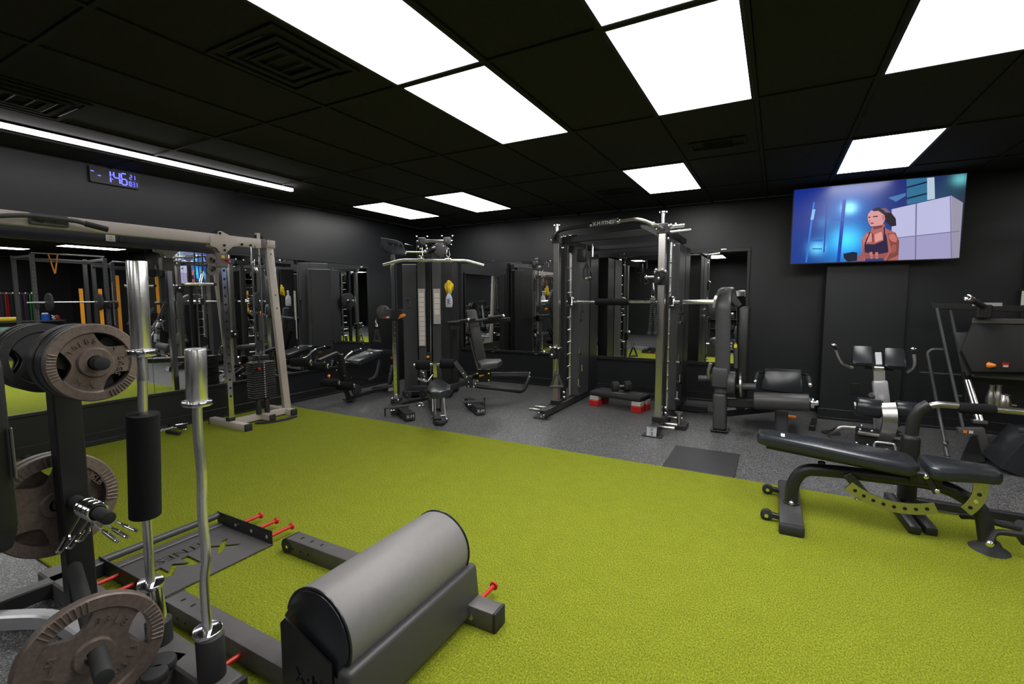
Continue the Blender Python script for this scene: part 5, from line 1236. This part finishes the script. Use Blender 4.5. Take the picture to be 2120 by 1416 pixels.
# ------------------------------------------------------------ hyperextension bench by the pillar
t = Thing('hyperextension_bench', 'silver hyperextension bench with two square hip pads by the pillar', 'exercise bench', (.85, 5.6, 0))
t.part('hip_pad', G().prism([(0.646, 5.550, 0.916), (0.806, 5.550, 0.919), (0.819, 5.450, 0.758), (0.798, 5.450, 0.743), (0.670, 5.450, 0.739), (0.643, 5.450, 0.760)], .08, (0, -1, .25), .022), 'pad')
t.part('hip_pad', G().prism([(0.890, 5.550, 0.909), (1.043, 5.550, 0.908), (1.050, 5.450, 0.751), (1.028, 5.450, 0.728), (0.909, 5.450, 0.728), (0.883, 5.450, 0.753)], .08, (0, -1, .25), .022), 'pad')
t.part('pad_post', G().beam((0.842, 5.500, 0.862), (0.848, 5.450, 0.751), .05, .06, up=(0, 1, 0)), 'silverpaint')
t.part('pad_bracket', G().beam((0.758, 5.550, 0.719), (0.976, 5.550, 0.715), .04, .03), 'blk')
t.part('pad_bracket', G().obox((0.848, 5.440, 0.725), (.09, .05, .04), None, .01), 'satin')
t.part('handle', G().tube([(0.502, 5.400, 0.904), (0.527, 5.420, 0.835), (0.564, 5.450, 0.755), (0.658, 5.500, 0.709)], .014, 10, fil=.05), 'bright')
t.part('handle', G().tube([(1.083, 5.400, 0.893), (1.098, 5.420, 0.823), (1.101, 5.450, 0.754), (1.069, 5.500, 0.702)], .014, 10, fil=.05), 'bright')
for a, b in (((0.488, 5.380, 0.933), (0.518, 5.400, 0.896)), ((1.074, 5.380, 0.925), (1.087, 5.400, 0.885))):
    t.part('hand_grip', G().cyl(a, b, .021, 12, bev=.003), 'rub'); t.part('grip_cap', G().ball(a, .024, (1, 1, .6)), 'chrome')
t.part('mast', G().beam((0.851, 5.460, 0.714), (0.859, 5.450, 0.608), .09, .05, up=(0, 1, 0)), 'bright', label='polished upper mast')
t.part('mast', G().beam((0.862, 5.450, 0.613), (0.896, 5.450, 0.381), .115, .08, up=(0, 1, 0), bev=.015, seg=2), 'silverpaint', label='silver painted mast sleeve')
t.part('mast', G().beam((0.872, 5.550, 0.368), (0.903, 5.550, 0.074), .07, .06, up=(0, 1, 0), bev=.01), 'silverpaint')
t.part('mast_knob', G().cyl((0.798, 5.400, 0.480), (0.822, 5.450, 0.482), .022, 12), 'satin')
t.part('ankle_roller', G().cyl((0.671, 5.280, 0.391), (0.867, 5.280, 0.376), .085, 26, bev=.018), 'pad')
t.part('ankle_roller', G().cyl((0.955, 5.280, 0.395), (1.121, 5.280, 0.392), .075, 26, bev=.018), 'pad')
t.part('roller_cap', G().cyl((0.660, 5.280, 0.389), (0.675, 5.280, 0.391), .04, 16, bev=.004), 'satin')
t.part('curved_beam', G().tube([(0.900, 5.250, 0.430), (0.908, 5.200, 0.380), (0.913, 5.180, 0.299), (0.909, 5.220, 0.189), (0.898, 5.300, 0.110)], .03, fil=.05, prof=[(-.052, -.03), (.052, -.03), (.052, .03), (-.052, .03)], up=(0, 1, 0)), 'satin', label='curved brushed steel beam')
t.part('base_cover', G().beam((0.700, 5.350, 0.142), (0.876, 5.350, 0.139), .16, .05, bev=.006), 'blk')
t.part('base_cover', G().beam((0.692, 5.350, 0.082), (1.029, 5.300, 0.103), .06, .10, bev=.006), 'blk')
t.part('base_cover', G().beam((0.956, 5.350, 0.150), (1.035, 5.350, 0.143), .16, .05, bev=.006), 'blk')
t.part('base_trim', G().cyl((0.699, 5.260, 0.151), (0.859, 5.260, 0.142), .018, 10), 'satin'); t.part('base_trim', G().cyl((0.945, 5.260, 0.141), (1.016, 5.260, 0.133), .018, 10), 'satin')
for p in ((0.721, 5.300, 0.171), (0.807, 5.300, 0.169), (0.730, 5.300, 0.209), (0.967, 5.300, 0.169), (1.009, 5.300, 0.161), (0.691, 5.240, 0.056), (0.773, 5.240, 0.050)): t.part('bolt', G().ball(p, .014), 'chrome')
t.part('side_foot', G().tube([(0.509, 5.583, 0.030), (0.555, 5.500, 0.096), (0.600, 5.500, 0.130), (0.719, 5.450, 0.148)], .022, 12, fil=.10), 'satin')
t.part('foot_disc', G().lathe([(.001, 0), (.085, 0), (.085, .008), (.05, .022), (.001, .022)], Matrix.Translation((0.540, 5.739, 0.000)), 24, False), 'rub')
t.part('lock_frame', G().tube([(0.804, 5.150, 0.031), (0.810, 5.150, 0.111), (0.948, 5.150, 0.110), (0.966, 5.150, 0.031)], .010, 8, fil=.02), 'bright')
for p in ((0.799, 5.140, 0.033), (0.897, 5.140, 0.044)): t.part('bolt', G().ball(p, .022), 'chrome')

# ------------------------------------------------------------ leg press at the right edge
t = Thing('leg_press', 'black and grey leg press machine at the right edge', 'weight machine', (1.75, 5.9, 0))
YP = 5.9
def bm_(nm, p, q, w, h, m, up=(0, 1, 0), label=None, bev=.004): return t.part(nm, G().beam(p, q, w, h, up=up, bev=bev), m, label=label)
bm_('top_beam', (1.287, 5.900, 1.297), (2.443, 5.900, 1.251), .06, .055, 'blk', up=(0, 0, 1))
t.part('sticker', G().obox(off((1.669, 5.900, 1.312), 0, -.031), (.20, .002, .030), None, 0), 'placard', label='plain grey strip in place of unreadable beam lettering')  # plain strip put in where the beam carries lettering too blurred to read
for a, b, m_ in (((1.316, 5.850, 1.275), (1.465, 5.450, 0.237), 'char'), ((1.420, 5.900, 1.275), (1.539, 5.800, 0.650), 'char'), ((1.526, 5.800, 0.694), (1.571, 5.750, 0.304), 'blk')):
    bm_('slanted_rail', a, b, .022, .03, m_)
t.part('safety_loop', G().tube([(1.370, 5.750, 0.896), (1.285, 5.750, 0.896), (1.252, 5.750, 0.863), (1.349, 5.650, 0.300), (1.348, 5.400, 0.075)], .014, 10, fil=.05), 'char')
t.part('safety_loop', G().cyl((1.340, 5.380, 0.079), (1.341, 5.300, 0.012), .017, 10), 'char')
for p in ((1.337, 5.380, 0.117), (1.341, 5.300, 0.008)): t.part('collar_ring', G().cyl(off(p, 0, 0, -.008), off(p, 0, 0, .008), .023, 14), 'chrome')
t.part('side_plate', G().prism([(1.444, 5.800, 1.056), (1.533, 5.800, 1.059), (1.566, 5.800, 0.897), (1.606, 5.800, 0.678), (1.542, 5.800, 0.659)], .012, (0, 1, 0), .001), 'char')
t.part('chrome_rod', G().cyl((1.527, 5.700, 0.633), (1.589, 5.550, 0.290), .022, 14), 'bright')
t.part('chrome_rod', G().cyl((1.533, 5.660, 0.640), (1.598, 5.510, 0.308), .016, 14), 'bright')
t.part('rod_bracket', G().obox((1.580, 5.500, 0.304), (.10, .06, .03), None, .006), 'satin')
t.part('front_leg', G().prism([(1.423, 5.450, 0.245), (1.593, 5.450, 0.267), (1.660, 5.450, -0.006), (1.606, 5.450, -0.020), (1.554, 5.450, 0.202), (1.430, 5.450, 0.194)], .06, (0, 1, 0), .004), 'steel')
t.part('sticker', G().obox(off((1.475, 5.450, 0.222), 0, -.034), (.035, .002, .024), None, 0), 'orange'); t.part('sticker', G().obox(off((1.503, 5.450, 0.223), 0, -.034), (.038, .002, .024), None, 0), 'paper')
t.part('foot_platform', G().prism([(1.547, 5.750, 1.149), (2.389, 5.750, 1.136), (2.313, 5.500, 0.773), (1.498, 5.500, 0.724), (1.417, 5.500, 0.909)], .05, None, .006), 'dark2', label='wide black foot platform')
bm_('platform_edge', (1.538, 5.720, 1.167), (2.375, 5.720, 1.169), .03, .045, 'steel', up=(0, 0, 1))
bm_('platform_stud', (1.570, 5.720, 1.220), (1.573, 5.720, 1.177), .02, .02, 'char'); bm_('platform_stud', (1.649, 5.720, 1.221), (1.652, 5.720, 1.178), .02, .02, 'char')
t.part('sleeve', G().cyl((1.569, 5.600, 1.298), (1.431, 5.400, 1.357), .024, 16), 'rub'); t.part('sleeve_tip', G().cyl((1.438, 5.400, 1.353), (1.396, 5.360, 1.374), .028, 16, bev=.005), 'chrome')
t.part('sleeve_post', G().obox((1.595, 5.680, 1.251), (.10, .08, .12), None, .01), 'blk')
bm_('lower_beam', (1.538, 5.600, 0.709), (2.360, 5.600, 0.696), .06, .06, 'char', up=(0, 0, 1))
bm_('dark_panel', (1.952, 5.950, 1.054), (1.999, 5.950, 0.355), .75, .03, 'blk')
bm_('mid_post', (1.566, 5.700, 0.885), (1.590, 5.700, 0.721), .12, .03, 'blk')
t.part('warning_label', G().obox((1.705, 5.480, 0.812), (.04, .003, .035), None, 0), 'red'); t.part('warning_label', G().obox(off((1.703, 5.470, 0.801), 0), (.03, .003, .018), None, 0), 'paper')
t.part('pull_knob', G().cyl((1.598, 5.480, 0.801), (1.634, 5.440, 0.804), .028, 14, r2=.012, bev=.004), 'orange', label='orange cone shaped pull knob')
for k, p in enumerate(((1.609, 5.400, 0.558), (1.653, 5.400, 0.562), (1.682, 5.380, 0.528), (1.699, 5.380, 0.522))):
    t.part('spring_housing', G().lathe([(.001, -.09), (.030, -.09), (.034, -.03), (.022, .02), (.014, .07), (.020, .085), (.001, .09)], Matrix.Translation(p) @ Matrix.Diagonal((1, 1, 1 if k < 2 else .6, 1)), 16, False), 'satin')
t.part('chrome_bar', G().cyl((1.716, 5.400, 0.491), (1.766, 5.400, 0.488), .012, 10), 'chrome')
t.part('grey_base', G().prism([(1.846, 6.175, 0.030), (2.005, 6.262, 0.030), (1.921, 5.641, 0.030), (1.703, 5.523, 0.030)], .02, (0, 0, 1)), 'steel')
t.part('seat_pad', G().prism([(1.719, 5.200, 0.324), (1.735, 5.200, 0.334), (2.221, 5.200, 0.354), (2.248, 5.200, -0.012), (1.782, 5.200, -0.041), (1.567, 5.200, 0.050)], .4, (0, 1, 0), .02), 'pad', label='black sloping seat pad')
t.part('pad_edge', G().cyl((1.652, 4.980, 0.369), (2.128, 4.980, 0.379), .02, 10), 'gpad2')
t.part('rear_frame', G().prism([(1.360, 5.093, 0.020), (1.712, 6.141, 0.020), (1.794, 6.186, 0.020), (1.550, 5.196, 0.020)], .03, (0, 0, 1)), 'blk')
t.part('rail_stub', G().cyl((1.425, 5.600, 0.496), (1.477, 5.600, 0.501), .008, 8), 'char')
t.part('support_tube', G().cyl((1.263, 6.000, 0.643), (1.601, 6.000, 0.640), .010, 8), 'char')
t = Thing('machine_foot', 'black rubber machine foot entering at the right edge on the turf', 'machine foot', (1.292, 3.748, 0.000))
t.part('foot', G().prism([(1.256, 3.743, 0.040), (1.294, 3.811, 0.040), (1.451, 3.771, 0.040), (1.344, 3.498, 0.040), (1.238, 3.567, 0.040)], .07, (0, 0, 1), .012), 'rub')
t = Thing('wall_sign', 'small off white notice at the far right edge', 'sign', (2.079, 6.440, 1.382))
t.part('sheet', G().box((2.071, 6.440, 1.298), off((2.151, 6.440, 1.437), 0, .004), .001), 'paper')
t.part('holder', G().box(off((2.061, 6.440, 1.438), -.005, -.003), off((2.150, 6.440, 1.456), .005, .03), .001), 'blk')

# ------------------------------------------------------------ adjustable bench in front
t = Thing('adjustable_bench', 'black adjustable weight bench on the turf edge at right', 'exercise bench', (.55, 3.45, .0))
yc = 3.44; hw = .13
def pad(x0, z0, x1, z1, w0, w1, r, thick, nm):
    pts = []; A = V((x0, yc, z0)); B = V((x1, yc, z1)); d = (B - A); Ln = d.length; d.normalize()
    n = 6
    def side(s_):
        out = []
        for k in range(n + 1):      # rounded corners at start
            a = PI / 2 * k / n; out.append((r - r * math.cos(a) , s_ * (w0 - r + r * math.sin(a))))
        for k in range(1, 6):
            q = k / 6; out.append((r + (Ln - 2 * r) * q, s_ * (w0 + (w1 - w0) * (3 * q * q - 2 * q ** 3))))
        for k in range(n + 1):
            a = PI / 2 * k / n; out.append((Ln - r + r * math.sin(a), s_ * (w1 - r + r * math.cos(a))))
        return out
    o = side(-1) + side(1)[::-1]
    up = V((-d.z, 0, d.x))
    return t.part(nm, G().prism([A + d * u + V((0, v, 0)) for u, v in o], thick, up, .022), 'pad')
pad(-.075, .480, .735, .416, .105, .150, .07, .070, 'back_pad')
pad(.765, .420, 1.085, .422, .150, .095, .05, .070, 'seat_pad')
t.part('care_label', G().obox((.07, yc - .02, .5075), (.022, .075, .002), Matrix.Rotation(.079, 4, 'Y'), 0), 'paper')
t.part('back_rail', G().beam((-.02, yc, .430), (.735, yc, .368), .10, .030), 'blk')
t.part('frame_tube', G().tube([(.135, yc, .075), (.135, yc, .20), (.19, yc, .30), (.33, yc, .315), (.80, yc, .330), (.92, yc, .30), (1.03, yc - .01, .22), (1.06, yc - .02, .02)], .038, 16, fil=.09, nf=6), 'blk', label='bent round main frame tube')
t.part('frame_bumper', G().cyl((.285, yc, .350), (.285, yc, .366), .020, 12, bev=.004), 'rub')
t.part('front_foot', G().beam((.13, yc - .34, .040), (.13, yc + .40, .040), .125, .060, bev=.014, seg=2), 'char')
for s_, y in ((-1, yc - .34), (1, yc + .40)): t.part('end_cap', G().obox((.13, y + .005 * s_, .038), (.13, .05, .066), None, .016, 2), 'rub')
t.part('tube_collar', G().cyl((.135, yc, .068), (.135, yc, .08), .048, 20, bev=.004), 'blk'); t.part('bolt', G().ball((.135, yc - .045, .085), .016), 'chrome')
for y in (yc - .20, yc + .25):
    t.part('wheel_bracket', G().beam((.08, y, .045), (.005, y, .05), .03, .03), 'blk')
    t.part('wheel', G().cyl((.0, y - .018, .045), (.0, y + .018, .045), .034, 20, bev=.005), 'rub'); t.part('wheel_bolt', G().bolt((.0, y - .018, .045), (0, -1, 0), .012, .008), 'chrome')
t.part('rear_foot', G().lathe([(.001, 0), (.085, 0), (.085, .012), (.055, .03), (.04, .06), (.001, .06)], Matrix.Translation((1.065, yc - .02, 0)) @ Matrix.Diagonal((1, 1.2, 1, 1)), 24, False), 'rub')
t.part('rear_bar', G().tube([(1.02, yc - .16, .10), (1.06, yc - .08, .14), (1.20, yc - .06, .14), (1.26, yc - .11, .11)], .016, 10, fil=.04), 'blk')
t.part('rear_bar', G().tube([(1.00, yc + .18, .10), (1.04, yc + .10, .14), (1.10, yc + .02, .15), (1.20, yc + .05, .13)], .016, 10, fil=.04), 'blk')
for p in ((1.02, yc - .165, .10), (1.262, yc - .115, .11)): t.part('bolt', G().ball(p, .018), 'chrome')
# two chromed ladder arcs
def arc(c, r, a0, a1, y, w, n=14):
    out = []; inn = []
    for k in range(n + 1):
        a = math.radians(a0 + (a1 - a0) * k / n)
        out.append((c[0] + r * math.cos(a), y, c[1] + r * math.sin(a))); inn.append((c[0] + (r - w) * math.cos(a), y, c[1] + (r - w) * math.sin(a)))
    return out + inn[::-1]
c1 = (.66, .575); r1 = .425
t.part('ladder_arc', G().prism(arc(c1, r1, 232, 294, yc - .075, .062), .008, (0, 1, 0)), 'satin', label='curved steel ladder plate reflecting the turf')
for k in range(8):
    a = math.radians(238 + 50 * k / 7); rr = r1 - .031
    t.part('ladder_hole', G().cyl((c1[0] + rr * math.cos(a), yc - .081, c1[1] + rr * math.sin(a)), (c1[0] + rr * math.cos(a), yc - .0785, c1[1] + rr * math.sin(a)), .010, 10), 'dark')
c2 = (.79, .36); r2 = .235
t.part('ladder_arc', G().prism(arc(c2, r2, 318, 372, yc - .075, .062), .008, (0, 1, 0)), 'satin', label='short curved ladder plate under the seat')
for k, a in enumerate((326, 338, 350)):
    a = math.radians(a); rr = r2 - .031
    t.part('ladder_hole', G().cyl((c2[0] + rr * math.cos(a), yc - .081, c2[1] + rr * math.sin(a)), (c2[0] + rr * math.cos(a), yc - .0785, c2[1] + rr * math.sin(a)), .010, 10), 'dark' if k != 1 else 'chrome')
t.part('strut', G().beam((.41, yc - .06, .33), (.50, yc - .06, .22), .05, .03, up=(0, 1, 0)), 'blk')
t.part('hinge', G().obox((.77, yc, .37), (.14, .16, .07), None, .01), 'blk')
for p in ((.765, yc - .085, .385), (.815, yc - .085, .315), (.47, yc - .05, .18)): t.part('bolt', G().ball(p, .016), 'chrome')
t.part('hinge_arm', G().beam((.765, yc - .085, .40), (.815, yc - .085, .30), .03, .02, up=(0, 1, 0)), 'blk')

# ------------------------------------------------------------ stand with the curved bar behind the bench
t = Thing('curved_bar_stand', 'black floor stand with curved padded bar rising behind the bench seat', 'exercise stand', (.80, 3.85, .0))
t.part('post', G().box((.745, 3.82, .05), (.840, 3.92, .50), .03, 3), 'jet')
t.part('curved_bar', G().tube([(.81, 3.87, .42), (.815, 3.87, .60), (.84, 3.87, .67), (.90, 3.87, .706), (1.00, 3.87, .708), (1.40, 3.87, .70), (1.60, 3.87, .62)], .020, 14, fil=.06), 'satin')
t.part('curved_bar_sleeve', G().tube([(.792, 3.87, .42), (.80, 3.87, .60), (.825, 3.87, .665), (.87, 3.87, .70)], .036, 14, fil=.05), 'blk')
t.part('foam_grip', G().cyl((1.010, 3.870, 0.696), (1.180, 3.870, 0.699), .033, 20, bev=.006), 'foam')
t.part('far_leg', G().box((1.57, 3.84, .05), (1.63, 3.90, .63), .006), 'blk')
for x in (.755, .835): t.part('foot', G().beam((x - .04, 3.95, .045), (x, 3.43 if x < .8 else 3.46, .035), .06, .05, bev=.012, seg=2), 'blk')
t.part('foot', G().beam((1.6, 3.6, .03), (1.6, 4.1, .03), .06, .05, bev=.01), 'blk')
t.part('joint', G().cyl((.775, 3.85, .30), (.775, 3.80, .30), .03, 14), 'blk')
t.part('cross_tube', G().beam((.8, 3.9, .05), (1.6, 3.9, .05), .05, .05), 'blk')
# ------------------------------------------------------------ the half of the gym seen only in the mirrors
def power_rack(label, x0, x1, y0, y1, h, straps, strap_m):
    t = Thing('power_rack', label, 'power rack', ((x0 + x1) / 2, (y0 + y1) / 2, 0))
    for x in (x0, x1):
        for y in (y0, y1):
            t.part('upright', G().box((x - .035, y - .035, .02), (x + .035, y + .035, h), .004), 'char')
            t.part('foot_plate', G().box((x - .06, y - .06, 0), (x + .06, y + .06, .02), .003), 'blk')
    g = G()
    for k in range(22):
        for y in (y0, y1): g.cyl((x0 - .0375, y, .3 + .085 * k), (x0 - .034, y, .3 + .085 * k), .010, 8)
    t.part('upright_holes', g, 'dark', kind='stuff')
    for y in (y0, y1):
        t.part('side_beam', G().beam((x0, y, h - .05), (x1, y, h - .05), .06, .06), 'blk'); t.part('side_beam', G().beam((x0, y, .06), (x1, y, .06), .06, .06), 'blk')
    t.part('rear_beam', G().beam((x1, y0, h - .05), (x1, y1, h - .05), .06, .06), 'blk')
    t.part('pull_up_bar', G().cyl((x0, y0, h + .02), (x0, y1, h + .02), .018, 12), 'satin')
    t.part('front_beam', G().beam((x0, y0, h - .14), (x0, y1, h - .14), .05, .05), 'blk')
    for d, z0, z1 in straps:
        yy = y0 + (y1 - y0) * d
        t.part('safety_strap', G().box((x0 - .065, yy - .035, z0), (x0 - .045, yy + .035, z1), .004), strap_m, label='yellow vertical strap')
    for y in (y0, y1): t.part('bar_hook', G().box((x0 - .10, y - .03, 1.20), (x0 - .035, y + .03, 1.30), .006), 'blk')
    return t
power_rack('black power rack with orange band, seen only in the left mirror', 2.42, 3.45, 3.97, 5.20, 2.33, ((.60, .75, 1.62), (.88, .75, 1.62)), 'band')
power_rack('black power rack with yellow straps deep in the left mirror', 2.70, 3.70, 5.45, 6.40, 2.25, ((.06, .5, 1.95), (.94, .5, 1.95)), 'band')
def olympic_bar(label, x, y0, y1, z, r=.19):
    t = Thing('barbell', label, 'barbell', (x, (y0 + y1) / 2, z))
    t.part('shaft', G().cyl((x, y0, z), (x, y1, z), .014, 12), 'bright')
    for s_, y in ((1, y0), (-1, y1)):
        t.part('sleeve', G().cyl((x, y, z), (x, y + s_ * .40, z), .025, 14), 'chrome')
        t.part('plate', G().cyl((x, y + s_ * .33, z), (x, y + s_ * .38, z), r, 32, bev=.01), 'rub')
olympic_bar('barbell racked on the power rack seen only in the left mirror', 2.345, 3.80, 5.37, 1.322)
single('resistance_band', G().tube([(2.40, 4.22, 2.36), (2.37, 4.30, 1.92), (2.40, 4.38, 2.36)], .02, fil=.02, prof=[(-.004, -.03), (.004, -.03), (.004, .03), (-.004, .03)], up=(1, 0, 0)), 'band',
       'orange resistance band hanging in a V from the power rack, seen in the mirror', 'resistance band', origin=(2.38, 4.3, 2.1))
t = Thing('band_rail', 'wall rail with pegs holding coloured bands, seen in the left mirror', 'band rail', (5.0, 4.2, 1.52))
t.part('rail', G().box((4.98, 3.75, 1.50), (5.02, 4.72, 1.54), .004), 'blk')
for k in range(8): t.part('peg', G().cyl((4.98, 3.85 + .11 * k, 1.52), (4.86, 3.85 + .11 * k, 1.54), .012, 10), 'bright')
for s_ in (3.77, 4.70): t.part('post', G().box((5.02, s_ - .03, 0), (5.07, s_ + .03, 1.6), .004), 'blk')
cols = ['ylabel', 'rub', 'purple', 'red', 'rub', 'purple', 'purple', 'green']
names = ['yellow', 'black', 'deep purple', 'red', 'second black', 'plum', 'second plum', 'green']
for k in range(8):
    y = 3.85 + .11 * k; w = .035 if k != 7 else .05
    single('resistance_band', G().tube([(4.90, y - w * .5, 1.50), (4.90, y - w * .6, .85), (4.91, y + w * .6, .85), (4.90, y + w * .5, 1.50)], .01, fil=.03, closed=True, prof=[(-.003, -.022), (.003, -.022), (.003, .022), (-.003, .022)], up=(1, 0, 0)), cols[k],
           '%s resistance band on the peg rail, %s along' % (names[k], ['first', 'second', 'third', 'fourth', 'fifth', 'sixth', 'seventh', 'last'][k]), 'resistance band', group='bands on the peg rail', origin=(4.9, y, 1.2))
t = Thing('storage_shelf', 'low black shelf with small gear, seen in the left mirror', 'shelf', (4.2, 4.35, 0))
for z in (.30, .62, .86): t.part('shelf_board', G().box((4.0, 3.75, z), (4.4, 4.95, z + .025), .003), 'char')
for y in (3.77, 4.93):
    for x in (4.02, 4.38): t.part('leg', G().box((x - .02, y - .02, 0), (x + .02, y + .02, .88), .002), 'blk')
t = Thing('wipes_bucket', 'blue tub of wipes with white lid on the low shelf', 'tub', (4.15, 4.62, .885))
t.part('tub', G().lathe([(.001, 0), (.07, 0), (.075, .15), (.001, .15)], Matrix.Translation((4.15, 4.62, .885)), 20, False), mat('blue_tub', (.01, .10, .55, 1), .4, noise=.03))
t.part('lid', G().lathe([(.001, .15), (.06, .15), (.05, .18), (.001, .18)], Matrix.Translation((4.15, 4.62, .885)), 20, False), 'white')
for k, (y, m_, lb) in enumerate(((4.76, 'white', 'white coiled strap'), (4.84, 'red', 'red coiled strap'))):
    single('coiled_strap', G().tube([(4.12 + .045 * math.cos(a * .7), y + .03 * math.sin(a * .7), .90 + .006 * a) for a in range(18)], .010, 8), m_, lb + ' on the low shelf in the mirror', 'strap', origin=(4.12, y, .885))
single('foam_block', G().box((4.05, 3.80, .650), (4.25, 4.0, .76), .01), mat('mint_foam', (.30, .55, .48, 1), .7, noise=.04), 'pale mint foam block on the middle shelf seen in the mirror', 'yoga block', origin=(4.15, 3.9, .645))
single('foam_roller', G().cyl((4.12, 3.82, .935), (4.12, 4.15, .935), .05, 20, bev=.01), 'ylabel', 'yellow massage stick on top of the low shelf', 'roller', origin=(4.12, 4.0, .885))

def bike(label, x, y, rz):
    t = Thing('exercise_bike', label, 'exercise bike', (x, y, 0), rz, local=True)
    t.part('front_foot', G().cyl((-.28, .45, .04), (.28, .45, .04), .035, 12), 'silverpaint'); t.part('rear_foot', G().cyl((-.28, -.45, .04), (.28, -.45, .04), .035, 12), 'silverpaint')
    t.part('frame', G().tube([(0, -.45, .06), (0, -.05, .16), (0, .45, .06)], .035, 12, fil=.15), 'silverpaint')
    t.part('housing', G().cyl((-.07, .15, .38), (.07, .15, .38), .24, 28, bev=.03), 'char'); t.part('housing_disc', G().cyl((-.085, .15, .38), (.085, .15, .38), .11, 24, bev=.01), 'silverpaint')
    t.part('seat_post', G().cyl((0, -.10, .2), (0, -.22, .80), .03, 12), 'silverpaint'); t.part('saddle', G().prism([(-.11, -.36, .85), (.11, -.36, .85), (.03, -.08, .85), (-.03, -.08, .85)], .07, (0, 0, 1), .02), 'rub')
    t.part('mast', G().tube([(0, .25, .5), (0, .42, 1.15)], .035, 12), 'silverpaint'); t.part('console', G().obox((0, .42, 1.22), (.28, .05, .20), Matrix.Rotation(-.5, 4, 'X'), .02), 'rub')
    t.part('handlebar', G().tube([(-.22, .12, 1.12), (-.22, .36, 1.10), (.22, .36, 1.10), (.22, .12, 1.12)], .018, 10, fil=.08), 'rub')
    for s_ in (-1, 1):
        t.part('crank', G().beam((s_ * .10, .15, .38), (s_ * .10, .15 + .10 * s_, .38 - .12 * s_), .02, .03), 'satin'); t.part('pedal', G().obox((s_ * .16, .15 + .10 * s_, .38 - .12 * s_), (.10, .08, .03), None, .006), 'rub')
    return t
bike('silver and black exercise bike behind the camera, nearest the plate tree', -1.9, -1.3, .15)
bike('silver and black exercise bike behind the camera, between its two neighbours', -.9, -1.35, .05)
bike('silver and black exercise bike behind the camera, farthest from the plate tree', .3, -1.3, -.1)
t = Thing('treadmill', 'black treadmill with white side rails seen only in mirrors', 'treadmill', (1.6, -1.5, 0))
t.part('deck', G().box((1.25, -2.4, .08), (1.95, -.75, .20), .02), 'rub'); t.part('belt', G().box((1.37, -2.38, .20), (1.83, -.95, .206), .002), 'mattop')
for x in (1.29, 1.91):
    t.part('side_rail', G().box((x - .045, -2.38, .20), (x + .045, -.95, .225), .006), 'silverpaint'); t.part('mast', G().beam((x, -.85, .15), (x, -.68, 1.25), .06, .09, up=(0, 1, 0), bev=.01), 'silverpaint')
    t.part('handrail', G().tube([(x, -.72, 1.0), (x, -1.25, .98)], .022, 10), 'rub')
t.part('console', G().obox((1.6, -.66, 1.32), (.78, .08, .30), Matrix.Rotation(-.35, 4, 'X'), .03), 'rub'); t.part('motor_cover', G().obox((1.6, -.80, .24), (.66, .30, .12), None, .04, 2), 'char')
t.part('foot', G().box((1.27, -.9, 0), (1.35, -.75, .08), .01), 'rub'); t.part('foot', G().box((1.85, -.9, 0), (1.93, -.75, .08), .01), 'rub')
t.part('foot', G().box((1.27, -2.35, 0), (1.35, -2.2, .08), .01), 'rub'); t.part('foot', G().box((1.85, -2.35, 0), (1.93, -2.2, .08), .01), 'rub')
t = Thing('dumbbell_rack', 'black three tier dumbbell rack along the wall behind the camera', 'dumbbell rack', (-1.0, -4.2, 0))
for z in (.30, .62, .94): t.part('shelf', G().obox((-1.0, -4.2, z), (2.6, .36, .03), Matrix.Rotation(.25, 4, 'X'), .004), 'blk')
for x in (-2.25, .25): t.part('side_frame', G().beam((x, -4.35, 0.03), (x, -4.15, 1.05), .08, .10, up=(0, 1, 0)), 'char'); t.part('foot', G().box((x - .05, -4.45, 0), (x + .05, -3.9, .05), .006), 'blk')
n_ = ['first', 'second', 'third', 'fourth', 'fifth', 'sixth', 'seventh', 'eighth', 'ninth']
for r_, z in enumerate((.30, .62, .94)):
    for k in range(9):
        dumbbell('black hex dumbbell on the %s shelf of the rack, %s from its left end' % (('lowest', 'middle', 'top')[r_], n_[k]), (-2.06 + .265 * k, -4.19, z + .095), (0, 1, .25), .055 + .006 * (2 - r_), .085, .08, 'hex dumbbells on the rack behind the camera')
